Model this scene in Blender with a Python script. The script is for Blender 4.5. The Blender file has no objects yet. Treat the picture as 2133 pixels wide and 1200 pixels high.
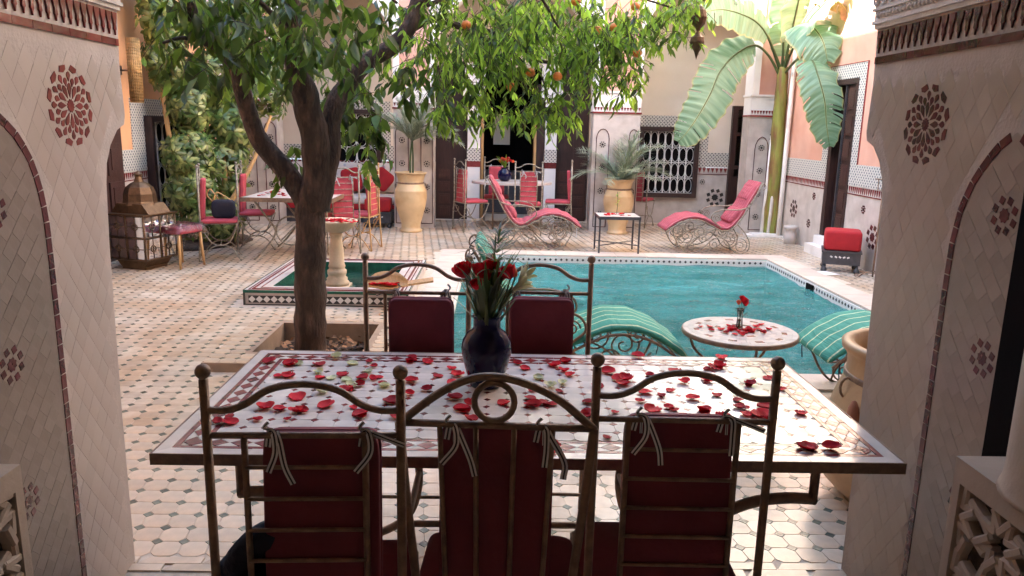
import bpy, math, random
from mathutils import Vector, Matrix, noise
random.seed(7)
R = math.radians
PI = math.pi
scn = bpy.context.scene
COL = scn.collection

# ---------------------------------------------------------------- camera, world, sun, exposure
cam_d = bpy.data.cameras.new("camera")
cam = bpy.data.objects.new("camera", cam_d)
COL.objects.link(cam)
cam_d.sensor_width = 36.0
cam_d.lens = 36.0 * 1580.0 / 2133.0
cam_d.clip_start = 0.05
cam_d.clip_end = 200.0
cam.matrix_world = Matrix(((0.99963395, -0.0176365, -0.02051656, 0.0),
                           (-0.01640309, 0.20797885, -0.97799578, 0.0),
                           (0.02151543, 0.97797431, 0.20761342, 1.62),
                           (0, 0, 0, 1)))
scn.camera = cam
SUN_DIR = Vector((1.50, 0.85, -0.77)).normalized()      # the way the light travels
el = math.asin(-SUN_DIR.z)
az_to_sun = math.atan2(-SUN_DIR.x, -SUN_DIR.y)           # clockwise from +Y
world = bpy.data.worlds.new("World")
scn.world = world
world.use_nodes = True
wn = world.node_tree
wn.nodes.clear()
sky = wn.nodes.new('ShaderNodeTexSky')
sky.sky_type = 'NISHITA'
sky.sun_disc = False
sky.sun_elevation = el
sky.sun_rotation = az_to_sun
sky.dust_density = 1.2
sky.air_density = 1.0
bgn = wn.nodes.new('ShaderNodeBackground')
bgn.inputs['Strength'].default_value = 0.15
wo = wn.nodes.new('ShaderNodeOutputWorld')
wn.links.new(sky.outputs[0], bgn.inputs[0])
wn.links.new(bgn.outputs[0], wo.inputs[0])
sun_d = bpy.data.lights.new("sun", 'SUN')
sun_d.energy = 4.2
sun_d.angle = R(0.5)
sun_d.color = (1.0, 0.93, 0.82)
sun = bpy.data.objects.new("sun", sun_d)
sun.rotation_euler = SUN_DIR.to_track_quat('-Z', 'Y').to_euler()
sun.location = (-20, -10, 20)
COL.objects.link(sun)
scn.view_settings.view_transform = 'Standard'
scn.view_settings.look = 'None'
scn.view_settings.gamma = 1.0
scn.view_settings.use_curve_mapping = False
scn.view_settings.exposure = 3.55
scn.render.engine = 'CYCLES'
scn.cycles.max_bounces = 10
scn.cycles.diffuse_bounces = 6
scn.cycles.glossy_bounces = 4
scn.cycles.transmission_bounces = 6
scn.cycles.transparent_max_bounces = 12
scn.cycles.caustics_reflective = False
scn.cycles.caustics_refractive = False
scn.cycles.sample_clamp_indirect = 6.0

# ---------------------------------------------------------------- helpers
class MB:
    """collects shapes, then links them as ONE mesh object"""
    def __init__(s):
        s.v = []; s.f = []; s.m = []; s.mi = 0; s.sm = []; s.smooth = False
    def add(s, vs, fs, smooth=None):
        o = len(s.v)
        s.v.extend([tuple(p) for p in vs])
        sm = s.smooth if smooth is None else smooth
        for f in fs:
            s.f.append(tuple(i + o for i in f)); s.m.append(s.mi); s.sm.append(sm)
        return s
    def box(s, x0, x1, y0, y1, z0, z1):
        s.add([(x0,y0,z0),(x1,y0,z0),(x1,y1,z0),(x0,y1,z0),(x0,y0,z1),(x1,y0,z1),(x1,y1,z1),(x0,y1,z1)],
              [(0,3,2,1),(4,5,6,7),(0,1,5,4),(1,2,6,5),(2,3,7,6),(3,0,4,7)], False)
        return s
    def cbox(s, c, d, rot=None):
        """box with chamfered look: centre, size, optional matrix"""
        x, y, z = d[0]/2, d[1]/2, d[2]/2
        vs = [Vector(p) for p in [(-x,-y,-z),(x,-y,-z),(x,y,-z),(-x,y,-z),(-x,-y,z),(x,-y,z),(x,y,z),(-x,y,z)]]
        if rot: vs = [rot @ p for p in vs]
        vs = [p + Vector(c) for p in vs]
        s.add(vs, [(0,3,2,1),(4,5,6,7),(0,1,5,4),(1,2,6,5),(2,3,7,6),(3,0,4,7)], False)
        return s
    def rbox(s, c, d, r, rot=None, n=3, puff=0.0, exy=0.28, ez=0.45, er=0.35):
        """rounded soft box (cushions): superellipse shell"""
        NU, NV = 28, 14
        vs = []; fs = []
        ex = exy
        def sp(w, e): return math.copysign(abs(w)**e, w)
        for j in range(NV + 1):
            ph = -PI/2 + PI*j/NV
            for i in range(NU):
                th = 2*PI*i/NU
                cz = sp(math.sin(ph), ez); cr = sp(math.cos(ph), er)
                p = Vector((d[0]/2*cr*sp(math.cos(th), ex), d[1]/2*cr*sp(math.sin(th), ex), d[2]/2*cz))
                if puff:
                    k = 1 + puff*(1 - (2*p.x/d[0])**2)*(1 - (2*p.y/d[1])**2)
                    p.z *= k
                if rot: p = rot @ p
                vs.append(p + Vector(c))
        for j in range(NV):
            for i in range(NU):
                a = j*NU+i; b = j*NU+(i+1) % NU
                fs.append((a, b, b+NU, a+NU))
        s.add(vs, fs, True)
        return s
    def prism(s, poly, fn, d0, d1):
        """closed polygon of (u,v) extruded between d0 and d1; fn(u,v,d) -> xyz"""
        n = len(poly)
        vs = [fn(u, v, d0) for u, v in poly] + [fn(u, v, d1) for u, v in poly]
        fs = [tuple(range(n-1, -1, -1)), tuple(range(n, 2*n))] + [(i, (i+1) % n, n+(i+1) % n, n+i) for i in range(n)]
        s.add(vs, fs, False)
        return s
    def lathe(s, prof, c=(0,0,0), n=32, smooth=True, wob=0.0):
        vs = []; fs = []
        for k, (r, z) in enumerate(prof):
            for i in range(n):
                t = 2*PI*i/n
                rr = r*(1 + wob*math.sin(3*t+z*9)) if wob else r
                vs.append((c[0]+rr*math.cos(t), c[1]+rr*math.sin(t), c[2]+z))
        for k in range(len(prof)-1):
            for i in range(n):
                a = k*n+i; b = k*n+(i+1) % n
                fs.append((a, b, b+n, a+n))
        if prof[0][0] > 1e-5: fs.append(tuple(range(n-1, -1, -1)))
        if prof[-1][0] > 1e-5: fs.append(tuple(range((len(prof)-1)*n, len(prof)*n)))
        s.add(vs, fs, smooth)
        return s
    def sphere(s, c, r, n=12, m=8, sc=(1,1,1)):
        prof = [(max(1e-6, r*math.sin(PI*j/m)), -r*math.cos(PI*j/m)) for j in range(m+1)]
        vs = []; fs = []
        for rr, z in prof:
            for i in range(n):
                t = 2*PI*i/n
                vs.append((c[0]+rr*math.cos(t)*sc[0], c[1]+rr*math.sin(t)*sc[1], c[2]+z*sc[2]))
        for k in range(m):
            for i in range(n):
                a = k*n+i; b = k*n+(i+1) % n
                fs.append((a, b, b+n, a+n))
        s.add(vs, fs, True)
        return s
    def tube(s, pts, r, n=8, r2=None, cap=True, flat=1.0):
        pts = [Vector(p) for p in pts]
        m = len(pts)
        if m < 2: return s
        vs = []; fs = []
        up = Vector((0, 0, 1))
        t0 = (pts[1]-pts[0]).normalized()
        if abs(t0.dot(up)) > 0.95: up = Vector((0, 1, 0))
        side = t0.cross(up).normalized()
        for k in range(m):
            if k == 0: t = pts[1]-pts[0]
            elif k == m-1: t = pts[-1]-pts[-2]
            else: t = pts[k+1]-pts[k-1]
            if t.length < 1e-9: t = Vector((0,0,1))
            t.normalize()
            side = (side - t*side.dot(t))
            if side.length < 1e-6: side = t.orthogonal()
            side.normalize()
            nn = side.cross(t)
            if isinstance(r, (list, tuple)): rr = r[k]
            elif r2 is None: rr = r
            else: rr = r + (r2-r)*k/(m-1)
            for i in range(n):
                a = 2*PI*i/n
                vs.append(pts[k] + side*math.cos(a)*rr + nn*math.sin(a)*rr*flat)
        for k in range(m-1):
            for i in range(n):
                a = k*n+i; b = k*n+(i+1) % n
                fs.append((a, a+n, b+n, b))
        if cap:
            fs.append(tuple(range(n))); fs.append(tuple(range(m*n-1, (m-1)*n-1, -1)))
        s.add(vs, fs, True)
        return s
    def sweep(s, path, w, t, n=12, axis='y', ridge=0.0):
        """cushion swept along (x,z) path; width w across y, thickness t to the upper side"""
        P = [Vector((p[0], 0, p[1])) for p in path]
        m = len(P); vs = []; fs = []
        sec = []
        K = 16
        for i in range(K):
            a = 2*PI*i/K
            cy = math.copysign(abs(math.cos(a))**0.35, math.cos(a)); cz = math.copysign(abs(math.sin(a))**0.8, math.sin(a))
            sec.append((cy*w/2, t/2 + cz*t/2))
        for k in range(m):
            tg = (P[min(k+1, m-1)]-P[max(k-1, 0)]).normalized()
            nr = Vector((-tg.z, 0, tg.x))
            sc = 1 - 0.5*(abs(2*k/(m-1)-1)**14)
            rg = 1 + ridge*math.sin(k*PI/2.0)
            for y, h in sec:
                hh = t/2 + (h-t/2)*sc*rg
                vs.append(P[k] + nr*hh + Vector((0, y*(1-(1-sc)*0.1), 0)))
        for k in range(m-1):
            for i in range(K):
                a = k*K+i; b = k*K+(i+1) % K
                fs.append((a, b, b+K, a+K))
        fs.append(tuple(range(K-1, -1, -1))); fs.append(tuple(range((m-1)*K, m*K)))
        s.add(vs, fs, True)
        return s
    def mesh(s, name, mats):
        me = bpy.data.meshes.new(name)
        me.from_pydata(s.v, [], s.f)
        if not isinstance(mats, (list, tuple)): mats = [mats]
        for m_ in mats: me.materials.append(m_)
        if s.f:
            me.polygons.foreach_set('material_index', s.m)
            me.polygons.foreach_set('use_smooth', s.sm)
        me.update()
        return me
    def build(s, name, mats, parent=None, loc=None, kind=None):
        me = s.mesh(name, mats)
        o = bpy.data.objects.new(name, me)
        COL.objects.link(o)
        if parent: o.parent = parent
        if loc: o.location = loc
        if kind: o['kind'] = kind
        return o

def inst(name, me, parent=None, loc=(0,0,0), rot=(0,0,0), sc=None, kind=None):
    o = bpy.data.objects.new(name, me)
    COL.objects.link(o)
    o.location = loc; o.rotation_euler = rot
    if sc: o.scale = sc
    if parent: o.parent = parent
    if kind: o['kind'] = kind
    return o
def tag(o, label, cat, group=None):
    o['label'] = label; o['category'] = cat
    if group: o['group'] = group
    return o
def thing(name, label, cat, loc=(0,0,0), rz=0.0, group=None):
    o = bpy.data.objects.new(name, None)
    o.empty_display_size = 0.1
    COL.objects.link(o)
    o.location = loc; o.rotation_euler = (0, 0, rz)
    return tag(o, label, cat, group)
def struct(o):
    o['kind'] = 'structure'; return o
KIDS = {}
def copy_tree(root, loc, rz, label, group=None):
    allk = [o for o in bpy.data.objects if o.parent is not None]
    kids = {}
    for o in allk: kids.setdefault(o.parent.name, []).append(o)
    def cp(o, par):
        c = o.copy(); COL.objects.link(c)
        if par is not None:
            c.parent = par
        for ch in kids.get(o.name, []): cp(ch, c)
        return c
    r = cp(root, None)
    r.location = loc; r.rotation_euler = (0, 0, rz); r['label'] = label
    if group: r['group'] = group
    return r
def smooth_path(pts, n=8, closed=False):
    """Catmull-Rom through points"""
    P = [Vector(p) for p in pts]
    out = []
    m = len(P)
    for i in range(m-1):
        p0 = P[i-1] if i > 0 else P[0]*2-P[1]
        p1, p2 = P[i], P[i+1]
        p3 = P[i+2] if i+2 < m else P[-1]*2-P[-2]
        for k in range(n):
            t = k/n
            out.append(0.5*((2*p1)+(-p0+p2)*t+(2*p0-5*p1+4*p2-p3)*t*t+(-p0+3*p1-3*p2+p3)*t**3))
    out.append(P[-1])
    return out
def arc(c, r, a0, a1, n, plane='xz', y=0.0):
    out = []
    for i in range(n+1):
        a = a0+(a1-a0)*i/n
        u, v = c[0]+r*math.cos(a), c[1]+r*math.sin(a)
        out.append((u, y, v) if plane == 'xz' else ((y, u, v) if plane == 'yz' else (u, v, y)))
    return out
def spiral(c, r0, r1, a0, turns, n=28, y=0.0, plane='xz'):
    out = []
    for i in range(n+1):
        t = i/n
        a = a0+turns*2*PI*t; r = r0+(r1-r0)*t
        u, v = c[0]+r*math.cos(a), c[1]+r*math.sin(a)
        out.append((u, y, v) if plane == 'xz' else (y, u, v))
    return out

# ---------------------------------------------------------------- materials
def N(nt, typ, **kw):
    n = nt.nodes.new(typ)
    for k, v in kw.items():
        if hasattr(n, k): setattr(n, k, v)
    return n
def mat(name, col, rough=0.6, var=0.15, scale=8.0, bump=0.0, bscale=60.0, metal=0.0, rnd=0.0, col2=None, c2amt=0.0,
        c2scale=3.0, spec=0.5, coat=0.0, transl=None, dist=0.01, stretch=None):
    m = bpy.data.materials.new(name)
    m.use_nodes = True
    nt = m.node_tree
    L = nt.links.new
    bs = nt.nodes['Principled BSDF']
    out = nt.nodes['Material Output']
    tc = N(nt, 'ShaderNodeTexCoord')
    co = tc.outputs['Object']
    if stretch:
        mp = N(nt, 'ShaderNodeMapping'); mp.inputs['Scale'].default_value = stretch
        L(co, mp.inputs['Vector']); co = mp.outputs[0]
    nz = N(nt, 'ShaderNodeTexNoise'); nz.inputs['Scale'].default_value = scale; nz.inputs['Detail'].default_value = 5
    L(co, nz.inputs['Vector'])
    mr = N(nt, 'ShaderNodeMapRange')
    mr.inputs['From Min'].default_value = 0.3; mr.inputs['From Max'].default_value = 0.7
    mr.inputs['To Min'].default_value = 1-var; mr.inputs['To Max'].default_value = 1+var
    L(nz.outputs['Fac'], mr.inputs['Value'])
    val = mr.outputs[0]
    if rnd:
        oi = N(nt, 'ShaderNodeObjectInfo'); ge = N(nt, 'ShaderNodeNewGeometry')
        ad = N(nt, 'ShaderNodeMath', operation='ADD'); L(oi.outputs['Random'], ad.inputs[0]); L(ge.outputs['Random Per Island'], ad.inputs[1])
        fr = N(nt, 'ShaderNodeMath', operation='FRACT'); L(ad.outputs[0], fr.inputs[0])
        m2 = N(nt, 'ShaderNodeMapRange'); m2.inputs['To Min'].default_value = 1-rnd; m2.inputs['To Max'].default_value = 1+rnd
        L(fr.outputs[0], m2.inputs['Value'])
        mu = N(nt, 'ShaderNodeMath', operation='MULTIPLY'); L(val, mu.inputs[0]); L(m2.outputs[0], mu.inputs[1]); val = mu.outputs[0]
    base = None
    if col2:
        n2 = N(nt, 'ShaderNodeTexNoise'); n2.inputs['Scale'].default_value = c2scale; n2.inputs['Detail'].default_value = 6
        L(co, n2.inputs['Vector'])
        r2 = N(nt, 'ShaderNodeMapRange'); r2.inputs['From Min'].default_value = 0.62-c2amt*0.45; r2.inputs['From Max'].default_value = 0.8-c2amt*0.3
        L(n2.outputs['Fac'], r2.inputs['Value'])
        mx = N(nt, 'ShaderNodeMix', data_type='RGBA')
        mx.inputs['A'].default_value = (*col, 1); mx.inputs['B'].default_value = (*col2, 1)
        L(r2.outputs[0], mx.inputs['Factor'])
        base = mx.outputs['Result']
    sc = N(nt, 'ShaderNodeVectorMath', operation='SCALE')
    if base: L(base, sc.inputs[0])
    else: sc.inputs[0].default_value = col
    L(val, sc.inputs['Scale'])
    L(sc.outputs[0], bs.inputs['Base Color'])
    bs.inputs['Roughness'].default_value = rough
    bs.inputs['Metallic'].default_value = metal
    bs.inputs['Specular IOR Level'].default_value = spec
    if coat: bs.inputs['Coat Weight'].default_value = coat; bs.inputs['Coat Roughness'].default_value = 0.05
    if bump:
        nb = N(nt, 'ShaderNodeTexNoise'); nb.inputs['Scale'].default_value = bscale; nb.inputs['Detail'].default_value = 4
        L(co, nb.inputs['Vector'])
        bp = N(nt, 'ShaderNodeBump'); bp.inputs['Strength'].default_value = bump; bp.inputs['Distance'].default_value = dist
        L(nb.outputs['Fac'], bp.inputs['Height']); L(bp.outputs[0], bs.inputs['Normal'])
    if transl:
        tr = N(nt, 'ShaderNodeBsdfTranslucent')
        s2 = N(nt, 'ShaderNodeVectorMath', operation='SCALE'); s2.inputs[0].default_value = transl[0]; L(val, s2.inputs['Scale'])
        L(s2.outputs[0], tr.inputs['Color'])
        ms = N(nt, 'ShaderNodeMixShader'); ms.inputs[0].default_value = transl[1]
        L(bs.outputs[0], ms.inputs[1]); L(tr.outputs[0], ms.inputs[2]); L(ms.outputs[0], out.inputs['Surface'])
    return m

M = {}
M['grout'] = mat('grout', (0.58, 0.49, 0.39), 0.85, 0.15, 30, 0.3, 200)
M['tile'] = mat('cream_zellige', (0.60, 0.505, 0.40), 0.24, 0.12, 14, 0.35, 22, rnd=0.12, col2=(0.54, 0.39, 0.265), c2amt=0.55, c2scale=2.2, dist=0.004)
M['diam'] = mat('green_zellige', (0.14, 0.15, 0.115), 0.25, 0.3, 20, 0.2, 40, rnd=0.35)
M['table_tile'] = mat('table_zellige', (0.64, 0.57, 0.53), 0.16, 0.08, 20, 0.5, 14, rnd=0.12, dist=0.003)
M['red_tile'] = mat('red_zellige', (0.20, 0.035, 0.035), 0.22, 0.25, 25, 0.2, 30, rnd=0.3)
M['dark_red'] = mat('oxblood_zellige', (0.085, 0.016, 0.018), 0.22, 0.25, 25, 0.2, 40, rnd=0.35)
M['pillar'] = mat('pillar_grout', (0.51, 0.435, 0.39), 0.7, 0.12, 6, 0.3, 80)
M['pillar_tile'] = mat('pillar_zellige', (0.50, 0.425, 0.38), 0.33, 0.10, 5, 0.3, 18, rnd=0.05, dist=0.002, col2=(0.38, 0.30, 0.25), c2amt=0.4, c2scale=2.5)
M['brown_tile'] = mat('brown_pillar_zellige', (0.34, 0.265, 0.215), 0.3, 0.12, 7, 0.35, 30, rnd=0.05, dist=0.002, col2=(0.28, 0.205, 0.155), c2amt=0.4, c2scale=2.5)  # right pillar's copy of pillar_zellige: shade put into a darker, browner colour
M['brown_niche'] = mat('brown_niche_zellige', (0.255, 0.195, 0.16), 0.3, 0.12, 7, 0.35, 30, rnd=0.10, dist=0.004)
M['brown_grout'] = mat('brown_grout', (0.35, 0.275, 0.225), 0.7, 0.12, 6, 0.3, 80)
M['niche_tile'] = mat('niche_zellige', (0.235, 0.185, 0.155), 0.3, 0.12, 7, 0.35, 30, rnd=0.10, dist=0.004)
M['plaster'] = mat('carved_plaster', (0.60, 0.55, 0.50), 0.8, 0.1, 12, 0.5, 70)
M['white'] = mat('white_plaster', (0.80, 0.77, 0.74), 0.8, 0.06, 3, 0.15, 50, col2=(0.62, 0.57, 0.52), c2amt=0.2, c2scale=2)
M['salmon'] = mat('salmon_plaster', (0.60, 0.31, 0.225), 0.85, 0.08, 2.5, 0.15, 40, col2=(0.66, 0.40, 0.31), c2amt=0.5, c2scale=1.3)
M['orange'] = mat('orange_plaster', (0.76, 0.40, 0.20), 0.85, 0.08, 2.5, 0.15, 40, col2=(0.70, 0.36, 0.19), c2amt=0.4, c2scale=1.3)
M['cream'] = mat('cream_plaster', (0.74, 0.62, 0.49), 0.85, 0.06, 2.0, 0.15, 40, col2=(0.76, 0.69, 0.61), c2amt=0.35, c2scale=0.9)
M['upper'] = mat('ochre_plaster', (0.66, 0.56, 0.47), 0.85, 0.07, 2.0, 0.15, 40)
M['marble'] = mat('pale_tadelakt', (0.56, 0.50, 0.46), 0.4, 0.1, 7, 0.1, 30, col2=(0.47, 0.41, 0.37), c2amt=0.5, c2scale=5)
M['iron'] = mat('bronze_iron', (0.19, 0.118, 0.078), 0.5, 0.25, 40, 0.3, 150, metal=0.15, col2=(0.24, 0.15, 0.09), c2amt=0.4, c2scale=18)
M['pale_iron'] = mat('pale_iron', (0.30, 0.26, 0.20), 0.5, 0.3, 40, 0.3, 150, metal=0.25, col2=(0.15, 0.10, 0.06), c2amt=0.3, c2scale=25)
M['cushion'] = mat('maroon_fabric', (0.145, 0.022, 0.034), 0.85, 0.14, 9, 0.7, 11, dist=0.012)  # same cloth as on the far chairs, with shade put into the colour
M['coral'] = mat('coral_fabric', (0.42, 0.055, 0.075), 0.85, 0.10, 12, 0.7, 11, dist=0.012, col2=(0.50, 0.08, 0.10), c2amt=0.4)  # the chair cloth again, with brighter light put into the colour
M['red_fab'] = mat('red_fabric', (0.38, 0.012, 0.018), 0.85, 0.10, 9, 0.6, 12, dist=0.012)
M['wood'] = mat('dark_wood', (0.034, 0.013, 0.011), 0.5, 0.3, 10, 0.3, 40, stretch=(6, 6, 0.6))
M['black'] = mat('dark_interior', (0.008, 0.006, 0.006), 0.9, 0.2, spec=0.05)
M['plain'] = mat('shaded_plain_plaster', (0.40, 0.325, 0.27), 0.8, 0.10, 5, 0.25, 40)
M['honey'] = mat('honey_wood', (0.52, 0.30, 0.12), 0.5, 0.2, 10, 0.2, 40, stretch=(6, 6, 0.6))
M['white_iron'] = mat('white_painted_iron', (0.74, 0.72, 0.70), 0.5, 0.08, 20)
M['urn'] = mat('glazed_urn', (0.60, 0.43, 0.24), 0.42, 0.10, 5, 0.15, 30, col2=(0.52, 0.32, 0.15), c2amt=0.3, c2scale=4)
M['kerb'] = mat('kerb_clay', (0.34, 0.24, 0.17), 0.8, 0.15, 10, 0.2, 60)
M['ochre_urn'] = mat('ochre_clay', (0.43, 0.27, 0.135), 0.5, 0.14, 5, 0.3, 25, col2=(0.33, 0.19, 0.09), c2amt=0.4, c2scale=4)  # darker than the far urns: shade put into the clay colour
M['terra'] = mat('terracotta', (0.33, 0.13, 0.07), 0.8, 0.15, 10, 0.2, 60)
M['cobalt'] = mat('cobalt_glaze', (0.006, 0.005, 0.028), 0.09, 0.3, 10, 0.35, 12, coat=0.0, dist=0.006, spec=0.3)
M['petal'] = mat('red_petal', (0.60, 0.010, 0.022), 0.65, 0.2, 40, 0.3, 60, rnd=0.35, transl=((0.55, 0.006, 0.015), 0.25), dist=0.002, spec=0.25)
M['petal_c'] = mat('cream_petal', (0.72, 0.70, 0.42), 0.5, 0.1, 40, rnd=0.15, transl=((0.6, 0.6, 0.3), 0.3))
M['rose_o'] = mat('orange_rose', (0.75, 0.12, 0.05), 0.5, 0.2, 40, rnd=0.2, transl=((0.8, 0.12, 0.04), 0.3))
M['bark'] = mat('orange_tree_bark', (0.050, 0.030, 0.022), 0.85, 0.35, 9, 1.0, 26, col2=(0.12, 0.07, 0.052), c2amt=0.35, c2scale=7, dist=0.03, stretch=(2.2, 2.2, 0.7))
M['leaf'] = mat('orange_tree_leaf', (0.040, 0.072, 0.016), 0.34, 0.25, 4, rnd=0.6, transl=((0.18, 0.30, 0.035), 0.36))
M['leaf_l'] = mat('young_orange_leaf', (0.12, 0.22, 0.03), 0.4, 0.2, 4, rnd=0.35, transl=((0.45, 0.68, 0.08), 0.55))  # leaf again, brighter: light through the crown's right side put into the colour
M['scheff'] = mat('variegated_leaf', (0.075, 0.14, 0.032), 0.3, 0.2, 10, rnd=0.5, col2=(0.34, 0.34, 0.11), c2amt=0.4, c2scale=7, transl=((0.25, 0.3, 0.07), 0.25))
M['palm'] = mat('date_palm_leaf', (0.32, 0.37, 0.27), 0.5, 0.2, 10, rnd=0.3, transl=((0.2, 0.26, 0.12), 0.2))
M['stemg'] = mat('green_stem', (0.055, 0.085, 0.025), 0.5, 0.2, 10, rnd=0.3)
M['spike'] = mat('papyrus_leaf', (0.050, 0.062, 0.025), 0.5, 0.2, 10, rnd=0.4, transl=((0.15, 0.2, 0.05), 0.25))
M['fruit'] = mat('orange_peel', (0.75, 0.22, 0.04), 0.5, 0.1, 10, 0.3, 120)
M['brass'] = mat('old_brass', (0.13, 0.075, 0.040), 0.42, 0.3, 20, 0.4, 90, metal=0.75)
M['gold_brass'] = mat('lamp_brass', (0.55, 0.33, 0.13), 0.4, 0.25, 20, 0.4, 90, metal=0.5)
M['stone'] = mat('carved_limestone', (0.60, 0.47, 0.33), 0.7, 0.12, 8, 0.4, 50)
M['coping'] = mat('coping_stone', (0.60, 0.50, 0.42), 0.6, 0.12, 5, 0.3, 60, rnd=0.1)
M['green_tile'] = mat('emerald_tile', (0.015, 0.095, 0.062), 0.2, 0.3, 14, 0.2, 30, rnd=0.35)
M['turq'] = mat('turquoise_tile', (0.12, 0.42, 0.40), 0.3, 0.2, 12, rnd=0.15)
M['soil'] = mat('leaf_litter_soil', (0.06, 0.035, 0.022), 0.95, 0.5, 30, 1.0, 60)
M['litter'] = mat('dry_leaf', (0.30, 0.15, 0.07), 0.8, 0.3, 20, rnd=0.6)
M['darkband'] = mat('black_zellige', (0.035, 0.03, 0.028), 0.3, 0.3, 20)
M['grey_metal'] = mat('dark_grey_metal', (0.055, 0.05, 0.055), 0.5, 0.2, 20)
M['ceil'] = mat('gallery_ceiling', (0.46, 0.33, 0.24), 0.8, 0.2, 6)
M['ribw'] = mat('white_ribbon', (0.62, 0.60, 0.60), 0.8)
M['ribb'] = mat('black_ribbon', (0.02, 0.02, 0.03), 0.8)
M['jacket'] = mat('black_cloth', (0.016, 0.016, 0.028), 0.9, 0.3, 12, 0.5, 60)
M['dirtyred'] = mat('lower_door_wood', (0.052, 0.019, 0.015), 0.5, 0.3, 10, 0.3, 40, stretch=(6, 6, 0.6))

def cell_mat(name, ca, cb, scale, thr=0.5, rough=0.35, kind='VORONOI'):
    """geometric mosaic band: dark little cells between pale lines (flat zellige pattern too small to pick apart)"""
    m = bpy.data.materials.new(name); m.use_nodes = True
    nt = m.node_tree; L = nt.links.new; bs = nt.nodes['Principled BSDF']
    tc = N(nt, 'ShaderNodeTexCoord')
    sx = N(nt, 'ShaderNodeSeparateXYZ'); L(tc.outputs['Object'], sx.inputs[0])
    def mth(op, a, b=None):
        n = N(nt, 'ShaderNodeMath', operation=op)
        for i, q in enumerate((a, b)):
            if q is None: continue
            if isinstance(q, (int, float)): n.inputs[i].default_value = q
            else: L(q, n.inputs[i])
        return n.outputs[0]
    u = mth('MULTIPLY', mth('ADD', sx.outputs[0], sx.outputs[1]), scale); v = mth('MULTIPLY', sx.outputs[2], scale)
    g1 = mth('MULTIPLY', mth('SINE', mth('ADD', u, v)), mth('SINE', mth('SUBTRACT', u, v)))
    g2 = mth('MULTIPLY', mth('SINE', mth('MULTIPLY', u, 2.0)), mth('SINE', mth('MULTIPLY', v, 2.0)))
    a1 = mth('GREATER_THAN', mth('ABSOLUTE', g1), 0.30); a2 = mth('LESS_THAN', mth('ABSOLUTE', g2), 0.42)
    gt = N(nt, 'ShaderNodeMath', operation='MULTIPLY'); L(a1, gt.inputs[0]); L(a2, gt.inputs[1])
    mx = N(nt, 'ShaderNodeMix', data_type='RGBA')
    mx.inputs['A'].default_value = (*ca, 1); mx.inputs['B'].default_value = (*cb, 1)
    L(gt.outputs[0], mx.inputs['Factor']); L(mx.outputs['Result'], bs.inputs['Base Color'])
    bs.inputs['Roughness'].default_value = rough
    return m
M['band'] = cell_mat('blue_black_mosaic', (0.66, 0.63, 0.58), (0.07, 0.10, 0.13), 50)
M['band_far'] = cell_mat('far_mosaic', (0.64, 0.60, 0.54), (0.09, 0.09, 0.09), 52)

def stripe_mat(name, ca, cb, period, width, axis=1, rough=0.85):
    m = bpy.data.materials.new(name); m.use_nodes = True
    nt = m.node_tree; L = nt.links.new; bs = nt.nodes['Principled BSDF']
    tc = N(nt, 'ShaderNodeTexCoord'); sx = N(nt, 'ShaderNodeSeparateXYZ'); L(tc.outputs['Object'], sx.inputs[0])
    dv = N(nt, 'ShaderNodeMath', operation='DIVIDE'); dv.inputs[1].default_value = period; L(sx.outputs[axis], dv.inputs[0])
    fr = N(nt, 'ShaderNodeMath', operation='FRACT'); L(dv.outputs[0], fr.inputs[0])
    ab = N(nt, 'ShaderNodeMath', operation='ABSOLUTE')
    sb = N(nt, 'ShaderNodeMath', operation='SUBTRACT'); sb.inputs[1].default_value = 0.5; L(fr.outputs[0], sb.inputs[0]); L(sb.outputs[0], ab.inputs[0])
    lt = N(nt, 'ShaderNodeMath', operation='LESS_THAN'); lt.inputs[1].default_value = width; L(ab.outputs[0], lt.inputs[0])
    nz = N(nt, 'ShaderNodeTexNoise'); nz.inputs['Scale'].default_value = 9; L(tc.outputs['Object'], nz.inputs['Vector'])
    mr = N(nt, 'ShaderNodeMapRange'); mr.inputs['To Min'].default_value = 0.75; mr.inputs['To Max'].default_value = 1.25; L(nz.outputs['Fac'], mr.inputs['Value'])
    mx = N(nt, 'ShaderNodeMix', data_type='RGBA')
    mx.inputs['A'].default_value = (*ca, 1); mx.inputs['B'].default_value = (*cb, 1); L(lt.outputs[0], mx.inputs['Factor'])
    sc = N(nt, 'ShaderNodeVectorMath', operation='SCALE'); L(mx.outputs['Result'], sc.inputs[0]); L(mr.outputs[0], sc.inputs['Scale'])
    L(sc.outputs[0], bs.inputs['Base Color']); bs.inputs['Roughness'].default_value = rough
    wr = N(nt, 'ShaderNodeTexNoise'); wr.inputs['Scale'].default_value = 7; wr.inputs['Detail'].default_value = 5; wr.inputs['Distortion'].default_value = 1.2
    mp = N(nt, 'ShaderNodeMapping'); mp.inputs['Scale'].default_value = (2.2, 0.5, 2.2); L(tc.outputs['Object'], mp.inputs[0]); L(mp.outputs[0], wr.inputs[0])
    bp = N(nt, 'ShaderNodeBump'); bp.inputs['Strength'].default_value = 0.8; bp.inputs['Distance'].default_value = 0.02; L(wr.outputs['Fac'], bp.inputs['Height']); L(bp.outputs[0], bs.inputs['Normal'])
    return m
M['green_fab'] = stripe_mat('green_striped_canvas', (0.045, 0.27, 0.20), (0.50, 0.60, 0.38), 0.10, 0.055)
M['coral_str'] = stripe_mat('coral_striped_canvas', (0.35, 0.06, 0.085), (0.46, 0.16, 0.18), 0.075, 0.05)
M['plaid'] = stripe_mat('plaid_lining', (0.04, 0.025, 0.03), (0.13, 0.08, 0.08), 0.03, 0.1)

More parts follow.
